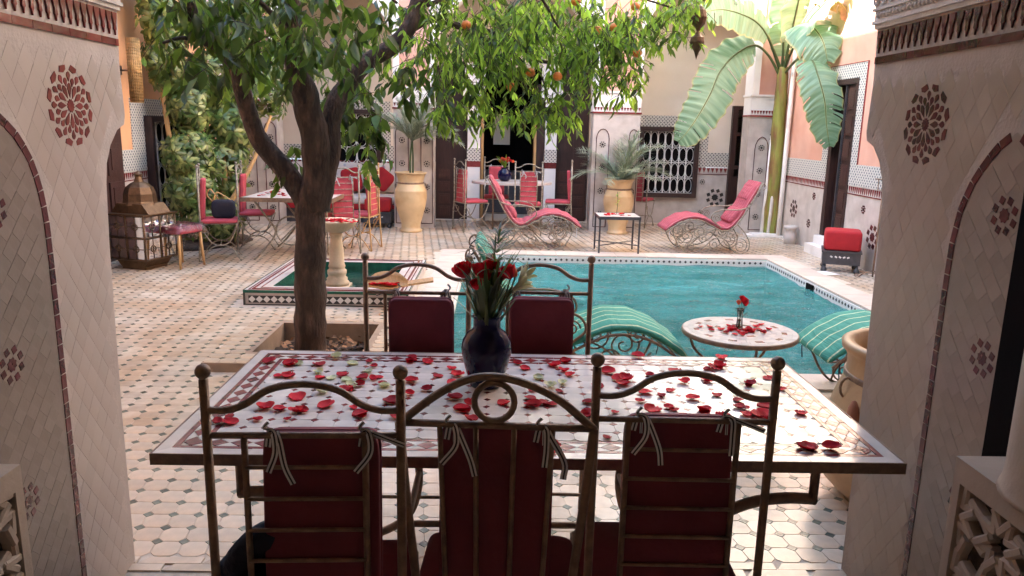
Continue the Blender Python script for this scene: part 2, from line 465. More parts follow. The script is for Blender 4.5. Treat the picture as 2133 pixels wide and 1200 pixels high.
def floral():
    m = bpy.data.materials.new('floral_fabric'); m.use_nodes = True
    nt = m.node_tree; L = nt.links.new; bs = nt.nodes['Principled BSDF']
    tc = N(nt, 'ShaderNodeTexCoord')
    vo = N(nt, 'ShaderNodeTexVoronoi'); vo.inputs['Scale'].default_value = 7; L(tc.outputs['Object'], vo.inputs['Vector'])
    cr = N(nt, 'ShaderNodeValToRGB'); e = cr.color_ramp.elements
    e[0].position = 0.0; e[0].color = (0.35, 0.06, 0.16, 1); e[1].position = 0.30; e[1].color = (0.66, 0.58, 0.52, 1)
    x = cr.color_ramp.elements.new(0.14); x.color = (0.55, 0.20, 0.30, 1)
    x = cr.color_ramp.elements.new(0.22); x.color = (0.35, 0.36, 0.42, 1)
    L(vo.outputs['Distance'], cr.inputs[0]); L(cr.outputs[0], bs.inputs['Base Color']); bs.inputs['Roughness'].default_value = 0.9
    return m
M['floral'] = floral()

def banana_mat():
    m = bpy.data.materials.new('banana_leaf'); m.use_nodes = True
    nt = m.node_tree; L = nt.links.new; bs = nt.nodes['Principled BSDF']; out = nt.nodes['Material Output']
    uv = N(nt, 'ShaderNodeUVMap'); sx = N(nt, 'ShaderNodeSeparateXYZ'); L(uv.outputs[0], sx.inputs[0])
    wv = N(nt, 'ShaderNodeTexNoise'); wv.inputs['Scale'].default_value = 1.0; wv.inputs['Detail'].default_value = 3
    mp = N(nt, 'ShaderNodeMapping'); mp.inputs['Scale'].default_value = (45, 1.2, 1); L(uv.outputs[0], mp.inputs[0]); L(mp.outputs[0], wv.inputs[0])
    cr = N(nt, 'ShaderNodeValToRGB'); e = cr.color_ramp.elements
    e[0].position = 0.3; e[0].color = (0.065, 0.16, 0.085, 1); e[1].position = 0.72; e[1].color = (0.22, 0.36, 0.25, 1)
    L(wv.outputs['Fac'], cr.inputs[0])
    # pale midrib and dry yellow edge along the blade (v runs across, 0.5 at the rib)
    sb = N(nt, 'ShaderNodeMath', operation='SUBTRACT'); sb.inputs[1].default_value = 0.5; L(sx.outputs[1], sb.inputs[0])
    ab = N(nt, 'ShaderNodeMath', operation='ABSOLUTE'); L(sb.outputs[0], ab.inputs[0])
    lt = N(nt, 'ShaderNodeMath', operation='LESS_THAN'); lt.inputs[1].default_value = 0.022; L(ab.outputs[0], lt.inputs[0])
    mx = N(nt, 'ShaderNodeMix', data_type='RGBA'); L(lt.outputs[0], mx.inputs['Factor']); L(cr.outputs[0], mx.inputs['A']); mx.inputs['B'].default_value = (0.45, 0.50, 0.22, 1)
    gt = N(nt, 'ShaderNodeMapRange'); gt.inputs['From Min'].default_value = 0.45; gt.inputs['From Max'].default_value = 0.5; L(ab.outputs[0], gt.inputs[0])
    m2 = N(nt, 'ShaderNodeMix', data_type='RGBA'); L(gt.outputs[0], m2.inputs['Factor']); L(mx.outputs['Result'], m2.inputs['A']); m2.inputs['B'].default_value = (0.42, 0.34, 0.12, 1)
    L(m2.outputs['Result'], bs.inputs['Base Color']); bs.inputs['Roughness'].default_value = 0.35
    tr = N(nt, 'ShaderNodeBsdfTranslucent'); tr.inputs[0].default_value = (0.28, 0.46, 0.20, 1)
    ms = N(nt, 'ShaderNodeMixShader'); ms.inputs[0].default_value = 0.3
    bp = N(nt, 'ShaderNodeBump'); bp.inputs['Strength'].default_value = 0.4; bp.inputs['Distance'].default_value = 0.01; L(wv.outputs['Fac'], bp.inputs['Height']); L(bp.outputs[0], bs.inputs['Normal'])
    L(bs.outputs[0], ms.inputs[1]); L(tr.outputs[0], ms.inputs[2]); L(ms.outputs[0], out.inputs['Surface'])
    return m
M['banana'] = banana_mat()
M['banana_trunk'] = mat('banana_pseudostem', (0.22, 0.23, 0.045), 0.55, 0.25, 5, 0.3, 20, col2=(0.20, 0.09, 0.04), c2amt=0.45, c2scale=4, stretch=(3, 3, 0.6))

def glassy(name, tint, fac_rough=0.02, bump=None, ior=1.33, bdist=0.03):
    m = bpy.data.materials.new(name); m.use_nodes = True
    nt = m.node_tree; nt.nodes.clear(); L = nt.links.new
    out = N(nt, 'ShaderNodeOutputMaterial')
    tr = N(nt, 'ShaderNodeBsdfTransparent'); tr.inputs[0].default_value = (*tint, 1)
    gl = N(nt, 'ShaderNodeBsdfGlossy'); gl.inputs['Roughness'].default_value = fac_rough
    fr = N(nt, 'ShaderNodeFresnel'); fr.inputs[0].default_value = ior
    ms = N(nt, 'ShaderNodeMixShader')
    L(fr.outputs[0], ms.inputs[0]); L(tr.outputs[0], ms.inputs[1]); L(gl.outputs[0], ms.inputs[2]); L(ms.outputs[0], out.inputs['Surface'])
    if bump:
        tc = N(nt, 'ShaderNodeTexCoord')
        mp = N(nt, 'ShaderNodeMapping'); mp.inputs['Scale'].default_value = (1.0, 1.5, 1.0); L(tc.outputs['Object'], mp.inputs[0])
        a = N(nt, 'ShaderNodeTexNoise'); a.inputs['Scale'].default_value = bump; a.inputs['Detail'].default_value = 3; a.inputs['Distortion'].default_value = 0.6
        L(mp.outputs[0], a.inputs[0])
        bp = N(nt, 'ShaderNodeBump'); bp.inputs['Strength'].default_value = 1.0; bp.inputs['Distance'].default_value = bdist
        L(a.outputs['Fac'], bp.inputs['Height']); L(bp.outputs[0], gl.inputs['Normal']); L(bp.outputs[0], fr.inputs['Normal'])
    return m, ms, out, tr
def water_mat(name, tint, body, mixf, bump, bdist):
    m, ms, out, tr = glassy(name, tint, 0.03, bump, 1.5, bdist)
    nt = m.node_tree; L = nt.links.new
    df = N(nt, 'ShaderNodeBsdfDiffuse')
    tc = N(nt, 'ShaderNodeTexCoord'); nz = N(nt, 'ShaderNodeTexNoise'); nz.inputs['Scale'].default_value = 1.5; nz.inputs['Detail'].default_value = 6; nz.inputs['Roughness'].default_value = 0.65
    mp = N(nt, 'ShaderNodeMapping'); mp.inputs['Scale'].default_value = (0.7, 1.6, 1); L(tc.outputs['Object'], mp.inputs[0]); L(mp.outputs[0], nz.inputs[0])
    cr = N(nt, 'ShaderNodeValToRGB'); cr.color_ramp.elements[0].position = 0.35; cr.color_ramp.elements[1].position = 0.7
    cr.color_ramp.elements[0].color = (body[0]*0.6, body[1]*0.62, body[2]*0.6, 1); cr.color_ramp.elements[1].color = (body[0]*2.0, body[1]*1.35, body[2]*1.4, 1)
    L(nz.outputs['Fac'], cr.inputs[0]); L(cr.outputs[0], df.inputs[0])  # pale patches put sky reflection and caustics into the body colour
    m2 = N(nt, 'ShaderNodeMixShader'); m2.inputs[0].default_value = mixf
    L(tr.outputs[0], m2.inputs[1]); L(df.outputs[0], m2.inputs[2])
    L(m2.outputs[0], ms.inputs[1])
    return m
M['water'] = water_mat('pool_water', (0.50, 0.86, 0.86), (0.058, 0.36, 0.355), 0.45, 5.0, 0.45)
M['fwater'] = water_mat('basin_water', (0.5, 0.8, 0.7), (0.04, 0.17, 0.13), 0.4, 9.0, 0.02)
M['glass'] = glassy('clear_glass', (0.93, 0.96, 0.95), 0.02, None, 1.45)[0]
M['pane'] = glassy('grey_window_glass', (0.35, 0.38, 0.40), 0.04, None, 1.7)[0]
M['plastic'] = glassy('thin_plastic_wrap', (0.88, 0.90, 0.92), 0.08, 25, 1.6, 0.02)[0]
M['gl_blue'] = glassy('blue_glass', (0.2, 0.3, 0.6), 0.05, None, 1.45)[0]
M['gl_green'] = glassy('green_glass', (0.25, 0.5, 0.3), 0.05, None, 1.45)[0]
M['gl_amber'] = glassy('amber_glass', (0.8, 0.45, 0.15), 0.05, None, 1.45)[0]
M['gl_red'] = glassy('red_glass', (0.7, 0.08, 0.05), 0.05, None, 1.45)[0]

# ================================================================ THE SETTING
POOL = (-0.40, 3.50, 4.90, 9.65)
FNT = (-2.27, -0.80, 6.70, 8.42)
HOLE = (-1.68, -0.93, 5.06, 5.86)
def grid_sheet(xs, ys, holes, z):
    mb = MB()
    for i in range(len(xs)-1):
        for j in range(len(ys)-1):
            cx, cy = (xs[i]+xs[i+1])/2, (ys[j]+ys[j+1])/2
            if any(h[0] < cx < h[1] and h[2] < cy < h[3] for h in holes): continue
            mb.add([(xs[i],ys[j],z),(xs[i+1],ys[j],z),(xs[i+1],ys[j+1],z),(xs[i],ys[j+1],z)], [(0,1,2,3)])
    return mb
FH = (FNT[0]+0.1, FNT[1]-0.1, FNT[2]+0.1, FNT[3]-0.1)
hs = [POOL, FH, HOLE]
xs = sorted({-6.0, 6.0} | {h[0] for h in hs} | {h[1] for h in hs})
ys = sorted({-4.5, 16.5} | {h[2] for h in hs} | {h[3] for h in hs})
floor = struct(grid_sheet(xs, ys, hs, 0.0).build('floor', M['grout']))

# courtyard paving: chamfered square tiles with small diamonds in the corners
P = 0.1045
def oct_mb(mb, cx, cy, z0, tx, ty, jit=0.0010, h=0.0020):
    a, c = P/2-0.0006, 0.0225
    pts = [(-a,-a+c),(-a+c,-a),(a-c,-a),(a,-a+c),(a,a-c),(a-c,a),(-a+c,a),(-a,a-c)]
    lo, hi = [], []
    for x, y in pts:
        xx = x+random.uniform(-jit, jit); yy = y+random.uniform(-jit, jit)
        xx -= yy*0.11
        lo.append((cx+xx, cy+yy, z0))
        hi.append((cx+xx*0.975, cy+yy*0.975, z0+h+xx*tx+yy*ty))
    mb.add(lo+hi, [tuple(range(8, 16))]+[(i, (i+1) % 8, 8+(i+1) % 8, 8+i) for i in range(8)], False)
def dia_mb(mb, cx, cy, z0, s=0.0225, h=0.0022):
    pts = [(-s,0),(0,-s),(s,0),(0,s)]
    lo = [(cx+x-y*0.11, cy+y, z0) for x, y in pts]; hi = [(cx+x*0.92-y*0.1, cy+y*0.92, z0+h) for x, y in pts]
    mb.add(lo+hi, [(4,5,6,7)]+[(i, (i+1) % 4, 4+(i+1) % 4, 4+i) for i in range(4)], False)
block = [(POOL[0]-0.34, POOL[1]+0.34, POOL[2]-0.32, POOL[3]+0.34), (FNT[0]-0.03, FNT[1]+0.03, FNT[2]-0.03, FNT[3]+0.03),
         (-1.93, -0.72, 4.80, 6.02)]
def free(x, y, m=P/2):
    return not any(b[0]-m < x < b[1]+m and b[2]-m < y < b[3]+m for b in block)
oct_var = []
for k in range(6):
    mb = MB(); oct_mb(mb, 0, 0, 0, random.uniform(-.02, .02), random.uniform(-.02, .02)); oct_var.append(mb.mesh('tile', M['tile']))
mb = MB(); dia_mb(mb, 0, 0, 0); dia_me = mb.mesh('diamond', M['diam'])
cells = []
for j in range(-1, 106):
    y = 2.62+P*0.5+j*P
    if j < 0: continue
    if y > 13.3: break
    for i in range(-50, 52):
        x = i*P-0.11*j*P
        x = x - round((x)/P/200)*0
        if x < -4.5+P/2 or x > 4.5-P/2: continue
        cells.append((x, y))
# visible near tiles as parts, the rest joined
def near_key(c):
    return c[1]
near = sorted([c for c in cells if c[1] < 4.6 and free(*c) and abs(c[0]) < 0.72*c[1]-0.25 and not (-0.62 < c[0] < 0.75 and c[1] < 4.2)], key=near_key)[:300]
nset = set(near)
stuff_t, stuff_d = MB(), MB()
for x, y in cells:
    if not free(x, y): continue
    if (x, y) in nset:
        inst('tile', random.choice(oct_var), floor, (x, y, 0.0005), (random.uniform(-.008, .008), random.uniform(-.008, .008), 0))
        inst('corner_diamond', dia_me, floor, (x+P/2-0.11*P/2, y+P/2, 0.0005))
    else:
        oct_mb(stuff_t, x, y, 0.0005, random.uniform(-.02, .02), random.uniform(-.02, .02))
        if free(x+P/2, y+P/2, 0.03): dia_mb(stuff_d, x+P/2-0.11*P/2, y+P/2, 0.0005)
stuff_t.build('paving_tiles', M['tile'], floor, kind='stuff')
stuff_d.build('paving_diamonds', M['diam'], floor, kind='stuff')
# threshold border: long planks of cut tile in front of the gallery
plank = []
for k in range(4):
    m_ = MB(); w = 0.118
    m_.prism([(-w, -.022), (w, -.022), (w*0.82+.02, .022), (-w*0.98+.03, .022)], lambda u, v, d: (u, v, d), 0.0, 0.006); plank.append(m_.mesh('tile', M['tile']))
for row, yy in enumerate((2.588, 2.541)):
    for k in range(-6, 7):
        inst('tile', random.choice(plank), floor, (k*0.24+row*0.11, yy, 0.0005), (random.uniform(-.01, .01), random.uniform(-.01, .01), 0))
m_ = MB(); m_.box(-.045, .045, -.02, .02, 0, .006); brickme = m_.mesh('tile', M['tile'])
k = 0
for iy in range(14):
    for ix in range(16):
        x = 0.62+ix*0.062+((iy % 2)*0.03); y = 2.49-iy*0.048
        if x > 1.32 or y < 2.15: continue
        inst('tile', brickme, floor, (x, y, 0.0005), (random.uniform(-.01, .01), 0, R(-38)))

# ---------------------------------------------------------------- pool
pool = thing('swimming_pool', 'rectangular turquoise swimming pool sunk in the pale tiled courtyard floor', 'swimming pool', (0, 0, 0))
x0, x1, y0, y1 = POOL
mb = MB(); D = -1.35
mb.add([(x0,y0,D),(x1,y0,D),(x1,y1,D),(x0,y1,D)], [(0,1,2,3)])
for (a, b) in (((x0,y0),(x1,y0)),((x1,y0),(x1,y1)),((x1,y1),(x0,y1)),((x0,y1),(x0,y0))):
    mb.add([(a[0],a[1],D),(b[0],b[1],D),(b[0],b[1],-0.0),(a[0],a[1],-0.0)], [(0,1,2,3)])
mb.build('basin', M['turq'], pool)
# coping slabs
m_ = MB()
def slab(w, l):
    q = MB(); b = 0.006
    q.prism([(-l/2+b, 0), (l/2-b, 0), (l/2, b), (l/2, w-b), (l/2-b, w), (-l/2+b, w), (-l/2, w-b), (-l/2, b)], lambda u, v, d: (u, v, d), -0.03, 0.016)
    return q.mesh('coping_slab', M['coping'])
s1 = slab(0.31, 0.44)
n = 10
L_ = (x1-x0)/n
sc = L_/0.446
for i in range(n):
    inst('coping_slab', s1, pool, (x0+(i+.5)*L_, y1, 0.002), (random.uniform(-.004,.004), 0, 0), (sc, 1, 1))
    inst('coping_slab', s1, pool, (x0+(i+.5)*L_, y0, 0.002), (0, random.uniform(-.004,.004), PI), (sc, 1, 1))
n = 11
L_ = (y1-y0+0.62)/n; sc = L_/0.446
for i in range(n):
    inst('coping_slab', s1, pool, (x1, y0-0.31+(i+.5)*L_, 0.002), (0, 0, -PI/2), (sc, 1, 1))
    inst('coping_slab', s1, pool, (x0, y0-0.31+(i+.5)*L_, 0.002), (0, 0, PI/2), (sc, 1, 1))
# waterline mosaic: row of little dark tiles on pale
mb = MB(); mb.mi = 0
mb.box(x0+.004, x1-.004, y1-.012, y1-.002, -0.10, -0.005); mb.box(x1-.012, x1-.002, y0, y1-.012, -0.10, -0.005); mb.box(x0+.002, x0+.012, y0, y1-.012, -0.10, -0.005)
mb.mi = 1
for k in range(int((x1-x0)/0.07)):
    x = x0+0.04+k*0.07; mb.cbox((x, y1-.014, -.042), (.026, .004, .026), Matrix.Rotation(PI/4, 3, 'Y'))
for k in range(int((y1-y0)/0.07)):
    y = y0+0.04+k*0.07; mb.cbox((x1-.014, y, -.042), (.004, .026, .026), Matrix.Rotation(PI/4, 3, 'X'))
mb.build('waterline_tiles', [M['white'], M['darkband']], pool, kind='stuff')
q = MB(); q.box(x1-.03, x1-.004, 8.10, 8.28, -0.16, -0.015); q.build('skimmer_mouth', M['black'], pool)
# water with real ripples
mb = MB(); NX, NY = 220, 260
vs = []
for j in range(NY+1):
    for i in range(NX+1):
        x = x0+(x1-x0)*i/NX; y = y0+(y1-y0)*j/NY
        z = -0.085+0.014*noise.noise(Vector((x*1.6, y*3.0, 0)))+0.0105*noise.noise(Vector((x*3.6, y*8, 3)))+0.0045*noise.noise(Vector((x*9, y*17, 8)))
        vs.append((x, y, z))
fs = [(j*(NX+1)+i, j*(NX+1)+i+1, (j+1)*(NX+1)+i+1, (j+1)*(NX+1)+i) for j in range(NY) for i in range(NX)]
mb.add(vs, fs, True)
struct(mb.build('water', M['water']))

# ---------------------------------------------------------------- near gallery pillars
def inside(pt, poly):
    x, y = pt; c = False; n = len(poly)
    for i in range(n):
        xa, ya = poly[i]; xb, yb = poly[(i+1) % n]
        if (ya > y) != (yb > y) and x < (xb-xa)*(y-ya)/(yb-ya)+xa: c = not c
    return c
arch_path = [(2.252,0.0),(2.252,0.5),(2.252,1.0),(2.252,1.22),(2.248,1.34),(2.232,1.43),(2.20,1.505),(2.155,1.565),(2.09,1.615),(2.02,1.655)]
def resample(path, step):
    P_ = [Vector((a, b, 0)) for a, b in path]
    out = [P_[0]]; acc = 0; last = P_[0]
    for i in range(1, len(P_)):
        seg = P_[i]-P_[i-1]; l = seg.length; t = 0
        while acc+(l-t) >= step:
            t += step-acc; acc = 0; out.append(P_[i-1]+seg*(t/l))
        acc += l-t
    return out
def rosette_pieces():
    """(polygon) list in (u,v), radius ~0.125"""
    out = []
    def kite(a, r0, r1, w, rm=None):
        rm = rm or (r0+(r1-r0)*0.62)
        ca, sa = math.cos(a), math.sin(a)
        pts = [(r0, 0), (rm, w), (r1-0.3*(r1-rm), w*0.62), (r1, 0), (r1-0.3*(r1-rm), -w*0.62), (rm, -w)]
        return [(r*ca-q_*sa, r*sa+q_*ca) for r, q_ in pts]
    st = []
    for k in range(24):
        r = 0.021 if k % 2 else 0.016
        st.append((r*math.cos(2*PI*k/24), r*math.sin(2*PI*k/24)))
    out.append(st)
    for k in range(12):
        a = 2*PI*k/12
        out.append(kite(a, 0.0245, 0.069, 0.0105))
    for k in range(12):
        a = 2*PI*(k+.5)/12
        out.append(kite(a, 0.058, 0.086, 0.0098))
    for k in range(12):
        a = 2*PI*k/12
        out.append(kite(a-0.0, 0.073, 0.103, 0.0105))
    for k in range(12):
        a = 2*PI*(k+.5)/12
        ca, sa = math.cos(a), math.sin(a)
        pts = [(0.101, 0.0), (0.107, 0.021), (0.124, 0.013), (0.121, -0.018), (0.108, -0.016)]
        out.append([(r*ca-q_*sa, r*sa+q_*ca) for r, q_ in pts])
    return out
def eight_star():
    out = []
    out.append([((0.021 if k % 2 else 0.0165)*math.cos(2*PI*k/16), (0.021 if k % 2 else 0.0165)*math.sin(2*PI*k/16)) for k in range(16)])
    for k in range(8):
        a = 2*PI*(k+.5)/8; c = (0.042*math.cos(a), 0.042*math.sin(a)); s = 0.0135
        b = a if k % 2 else a+PI/4
        out.append([(c[0]+s*math.cos(b+q*PI/2), c[1]+s*math.sin(b+q*PI/2)) for q in range(4)])
    return out
def pillar(sx, dy, label):
    t = thing('gallery_pillar', label, 'pillar', (sx*1.33, 2.0+dy, 0), group='tiled pillars framing the gallery opening')
    e = dy
    far = [(2.58,0.0),(2.582,0.6),(2.60,1.2),(2.615,1.40),(2.63,1.47),(2.665,1.53),(2.72,1.58),(2.775,1.60),(2.785,1.635),(2.775,1.80),(2.79,2.0),(2.79,3.2)]
    poly = [(1.45,0.0)]+far+[(1.45,3.2)]
    fn = lambda u, v, d: (sx*d, u-2.0, v)
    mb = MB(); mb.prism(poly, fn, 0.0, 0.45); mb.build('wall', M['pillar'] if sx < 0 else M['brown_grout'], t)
    TA, TB = (M['pillar_tile'], M['niche_tile']) if sx < 0 else (M['brown_tile'], M['brown_niche'])  # right pillar takes the copies with shade in their colour
    fpoly = [(1.45,0.0)]+far[:-2]+[(2.775,1.86),(1.45,1.86)]
    right_arch = arch_path if sx < 0 else [(a-.075 if a > 2.1 else 1.965+(a-2.02)*.94, b-.02 if b > 1 else b) for a, b in arch_path]
    cyn = 4.04 if sx < 0 else 3.93
    left_arch = [(cyn-a, b) for a, b in right_arch][::-1]
    niche = right_arch+left_arch
    q0 = MB(); q0.prism([(a, b) for a, b in niche if a > 1.5], lambda u, v, d: (-sx*d, u-2.0, v), 0.00005, 0.0004); q0.build('niche_back', TB, t)
    # niche back, proud by a hair, other tone, and its tiles
    tiles = []
    def loz(cy, cz, ay, az): return [(cy-ay, cz), (cy, cz-az), (cy+ay, cz), (cy, cz+az)]
    def grow(poly_, c, k): return [((u-c[0])*k+c[0], (v-c[1])*k+c[1]) for u, v in poly_]
    rc = (2.44 if sx < 0 else 2.40, 1.655)
    stars = [(2.02, 0.54), (2.02, 0.95), (2.02, 1.375)] if sx < 0 else [(1.965, 0.60), (1.965, 1.03), (1.965, 1.42)]
    # outside: tall lozenges
    ay, az = 0.036, 0.052
    j = 0; z = 0.0
    while z < 1.86:
        y = 1.80+(ay if j % 2 else 0)
        while y < 2.80:
            l = loz(y, z, ay-.0004, az-.0006)
            if all(inside(p, fpoly) for p in l) and not any(inside(p, niche) for p in grow(l, (y, z), 1.45)):
                tiles.append((l, 0, (y, z)))
            y += 2*ay
        z += az; j += 1
    # niche: rectangles laid diagonally
    s = 0.052; c45 = math.cos(PI/4)
    for i in range(-40, 60):
        for k in range(-40, 60):
            u = (i+0.5*(k % 2))*s*1.35; v = k*s*0.95
            cy = 1.9+(u-v)*c45; cz = 0.6+(u+v)*c45
            if not (1.80 < cy < 2.3 and 0 < cz < 1.7): continue
            hw, hh = s*1.35/2-.0007, s*0.95/2-.0007
            l = [(cy+(a-b)*c45, cz+(a+b)*c45) for a, b in ((-hw,-hh),(hw,-hh),(hw,hh),(-hw,hh))]
            if all(inside(p, niche) for p in l): tiles.append((l, 1, (cy, cz)))
    tiles.sort(key=lambda q: (q[1] == 0, -q[2][0]))
    extra = MB()
    for idx, (l, kind_, c) in enumerate(tiles):
        h = random.uniform(0.0008, 0.0012)*(1.0 if kind_ else .5); ty = random.uniform(-.008, .008); tz = random.uniform(-.008, .008)
        def fn2(u, v, d): return (-sx*(d*(h+(u-c[0])*ty+(v-c[1])*tz)), u-c[0], v-c[1])
        if idx < 300:
            mb = MB(); mb.prism(l, fn2, 0.0, 1.0)
            mb.build('tile', TB if kind_ else TA, t, (0, c[0]-2.0, c[1]))
        else:
            extra.mi = kind_
            extra.prism(l, lambda u, v, d: (-sx*(d*(h+(u-c[0])*ty+(v-c[1])*tz)), u-2.0, v), 0.0, 1.0)
    if extra.f: extra.build('small_tiles', [TA, TB], t, kind='stuff')
    # dark red arch band, brick by brick
    for path in (right_arch, left_arch[::-1]):
        pts = resample(path, 0.047)
        for a, b in zip(pts[:-1], pts[1:]):
            if a.x < 1.8: continue
            d = (b-a); L2 = d.length; d.normalize(); nrm = Vector((d.y, -d.x, 0))
            c = (a+b)/2; w = 0.0125; hl = L2/2-0.0018
            q = [c-d*hl-nrm*w, c+d*hl-nrm*w, c+d*hl+nrm*w, c-d*hl+nrm*w]
            mb = MB(); hh = random.uniform(.002, .003)
            mb.prism([(p.x-c.x, p.y-c.y) for p in q], lambda u, v, dd: (-sx*dd*hh, u, v), 0.0, 1.0)
            mb.build('border_brick', M['dark_red'], t, (0, c.x-2.0, c.y))
    # rosette
    for pl in rosette_pieces():
        mb = MB(); mb.prism([(u, v) for u, v in pl], lambda u, v, dd: (-sx*dd, u, v), 0.0003, 0.0022)
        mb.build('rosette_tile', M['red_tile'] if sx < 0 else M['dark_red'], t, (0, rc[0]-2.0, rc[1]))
    for cy, cz in stars:
        for pl in eight_star():
            mb = MB(); mb.prism(pl, lambda u, v, dd: (-sx*dd, u, v), 0.0003, 0.0024)
            mb.build('star_tile', M['dark_red'], t, (0, cy-2.0, cz))
    # red string course and teardrop frieze
    y = 1.80
    while y < 2.76:
        l = 0.095
        y2 = min(y+l, 2.772)
        mb = MB(); mb.box(-0.0065 if sx > 0 else 0, 0 if sx > 0 else 0.0065, y+.001, y2-.001, 1.865, 1.888)
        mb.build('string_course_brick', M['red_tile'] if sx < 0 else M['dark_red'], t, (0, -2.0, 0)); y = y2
    y = 1.81
    while y < 2.78:
        td = [(0, .900), (.004, .916), (.008, .920), (.006, .935), (.013, .955), (.0165, .975), (-.0165, .975), (-.013, .955), (-.006, .935), (-.008, .920), (-.004, .916)]
        mb = MB(); mb.prism([(u, v+1.0) for u, v in td], lambda u, v, dd: (-sx*dd, u, v), 0.0, 0.006)
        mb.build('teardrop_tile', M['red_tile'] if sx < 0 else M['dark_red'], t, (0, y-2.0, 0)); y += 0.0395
    # carved plaster cornice
    mb = MB(); k = sx
    def bx(a, b, z0, z1): mb.box(min(-k*a, k*.1), max(-k*a, k*.1), -0.55, b-2.0, z0, z1)
    bx(.008, 2.797, 1.985, 2.0); bx(.016, 2.805, 2.0, 2.012); bx(.010, 2.800, 2.012, 2.045); bx(.018, 2.808, 2.045, 2.055); bx(.012, 2.80, 2.055, 3.2)
    for i in range(44):
        yy = -0.2+i*0.0225
        mb.sphere((-k*.012, yy, 2.028), 0.010, 8, 6)
        mb.sphere((-k*.012, yy+.011, 2.0265+.012), 0.005, 6, 4)
    for i in range(20):
        yy = -0.2+i*0.052
        for zz in (2.085, 2.14, 2.195):
            a0 = arc((yy, zz), .021, 0, 2*PI, 10, 'yz', -k*.014); mb.tube(a0, .0045, 5)
            mb.sphere((-k*.013, yy, zz), .008, 6, 4)
            mb.sphere((-k*.013, yy+.026, zz+.027), .007, 6, 4)
    mb.build('carved_cornice', M['plaster'], t)
    return t
pillar(-1, 0.0, 'pale tiled pillar in the left foreground with red rosette and niche of eight-point stars')
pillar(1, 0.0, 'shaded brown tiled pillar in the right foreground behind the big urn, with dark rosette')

# gallery shell behind and around the camera
g = thing('gallery', 'dark covered gallery the picture is taken from, with wooden ceiling', 'gallery', (0, 0, 0))
mb = MB(); mb.box(-6, 6, -4.2, 2.95, 3.2, 3.4); mb.build('ceiling', M['ceil'], g)
mb = MB(); mb.box(-6, 6, -4.4, -4.2, 0, 3.4); mb.build('rear_wall', M['upper'], g)
mb = MB(); mb.box(-6.2, -6, -4.4, 2.6, 0, 3.4); mb.box(6, 6.2, -4.4, 2.6, 0, 3.4); mb.build('side_walls', M['upper'], g)
mb = MB(); mb.box(-4.5, -3.3, 2.1, 2.6, 0, 3.2); mb.box(3.3, 4.5, 2.1, 2.6, 0, 3.2); mb.box(-6, 6, 2.35, 2.95, 3.4, 7.5); mb.build('upper_wall', M['upper'], g)

# ---------------------------------------------------------------- right courtyard wall (X = 4.5)
HT = 7.5
def side_wall(sx, label, mplaster, door_y0, door_y1, zt0):
    t = thing('courtyard_wall', label, 'wall', (sx*4.5, 2.6, 0))
    q = lambda a, b: (min(sx*a, sx*b), max(sx*a, sx*b))
    def bx(mb, a, b, y0, y1, z0, z1):
        xa, xb = q(a, b); mb.box(xa, xb, y0-2.6, y1-2.6, z0, z1)
    return t, bx
rw, bx = side_wall(1, 'salmon plastered wall on the right with a tall dark door and blue mosaic border', None, 0, 0, 0)
DY0, DY1, DZ0, DZ1 = 9.73, 10.42, 0.25, 2.32
mb = MB(); bx(mb, 0, .3, 2.6, DY0, 1.25, 3.7); bx(mb, 0, .3, DY1, 16.4, 1.25, 3.7); bx(mb, 0, .3, DY0, DY1, DZ1, 3.7); mb.build('plaster', M['salmon'], rw)
mb = MB(); bx(mb, -.03, .3, 2.6, 16.4, 3.7, 3.8); bx(mb, 0, .3, 2.6, 16.4, 3.8, HT); mb.build('upper_storey', M['upper'], rw)
mb = MB(); bx(mb, -.006, .3, 2.6, DY0, 0, .985); bx(mb, -.006, .3, DY1, 16.4, 0, .985); bx(mb, -.004, .3, DY0, DY1, 0, DZ0); mb.build('dado', M['marble'], rw)
mb = MB(); bx(mb, -.01, .3, 2.6, DY0-.18, .985, 1.25); bx(mb, -.01, .3, DY1+.2, 16.4, .985, 1.25)
bx(mb, -.012, .3, DY0-.18, DY0, .985, DZ1+.18); bx(mb, -.012, .3, DY1, DY1+.2, .985, DZ1+.18); bx(mb, -.012, .02, DY0, DY1, DZ1, DZ1+.18)
mb.build('mosaic_band', M['band'], rw)
mb = MB(); bx(mb, -.016, 0, DY0-.189, DY0-.18, 1.25, DZ1+.189); bx(mb, -.016, 0, DY0-.189, DY1+.2, DZ1+.18, DZ1+.189)
bx(mb, -.014, 0, 2.6, DY0, .875, .888); bx(mb, -.014, 0, DY1, 12.2, .875, .888)
yy = 5.0
while yy < 12.1:
    if not (DY0-.02 < yy < DY1+.02):
        mb.prism([(yy-2.6-.018, .975), (yy-2.6-.012, .93), (yy-2.6, .895), (yy-2.6+.012, .93), (yy-2.6+.018, .975)], lambda u, v, d: (-d, u, v), .0, .012)
    yy += 0.052
mb.build('frieze_tiles', M['red_tile'], rw, kind='stuff')
def wall_star(parent, X, Y, Z, s, sx, m='dark_red'):
    mb = MB()
    for pl in eight_star():
        mb.prism([(u*s, v*s) for u, v in pl], lambda u, v, d: (-sx*d, u, v), 0, .006)
    mb.build('star_inlay', M[m], parent, (X, Y, Z), kind='stuff')
for Y, Z, s in ((11.45, .50, 2.6), (10.85, .35, 1.2), (10.75, .75, 1.0), (9.25, .72, 1.0), (8.95, .42, 2.8), (8.7, .72, 1.3), (8.62, .2, 1.3), (9.4, .3, 1.0), (7.6, .5, 2.6)):
    wall_star(rw, -.006, Y-2.6, Z, s, 1)
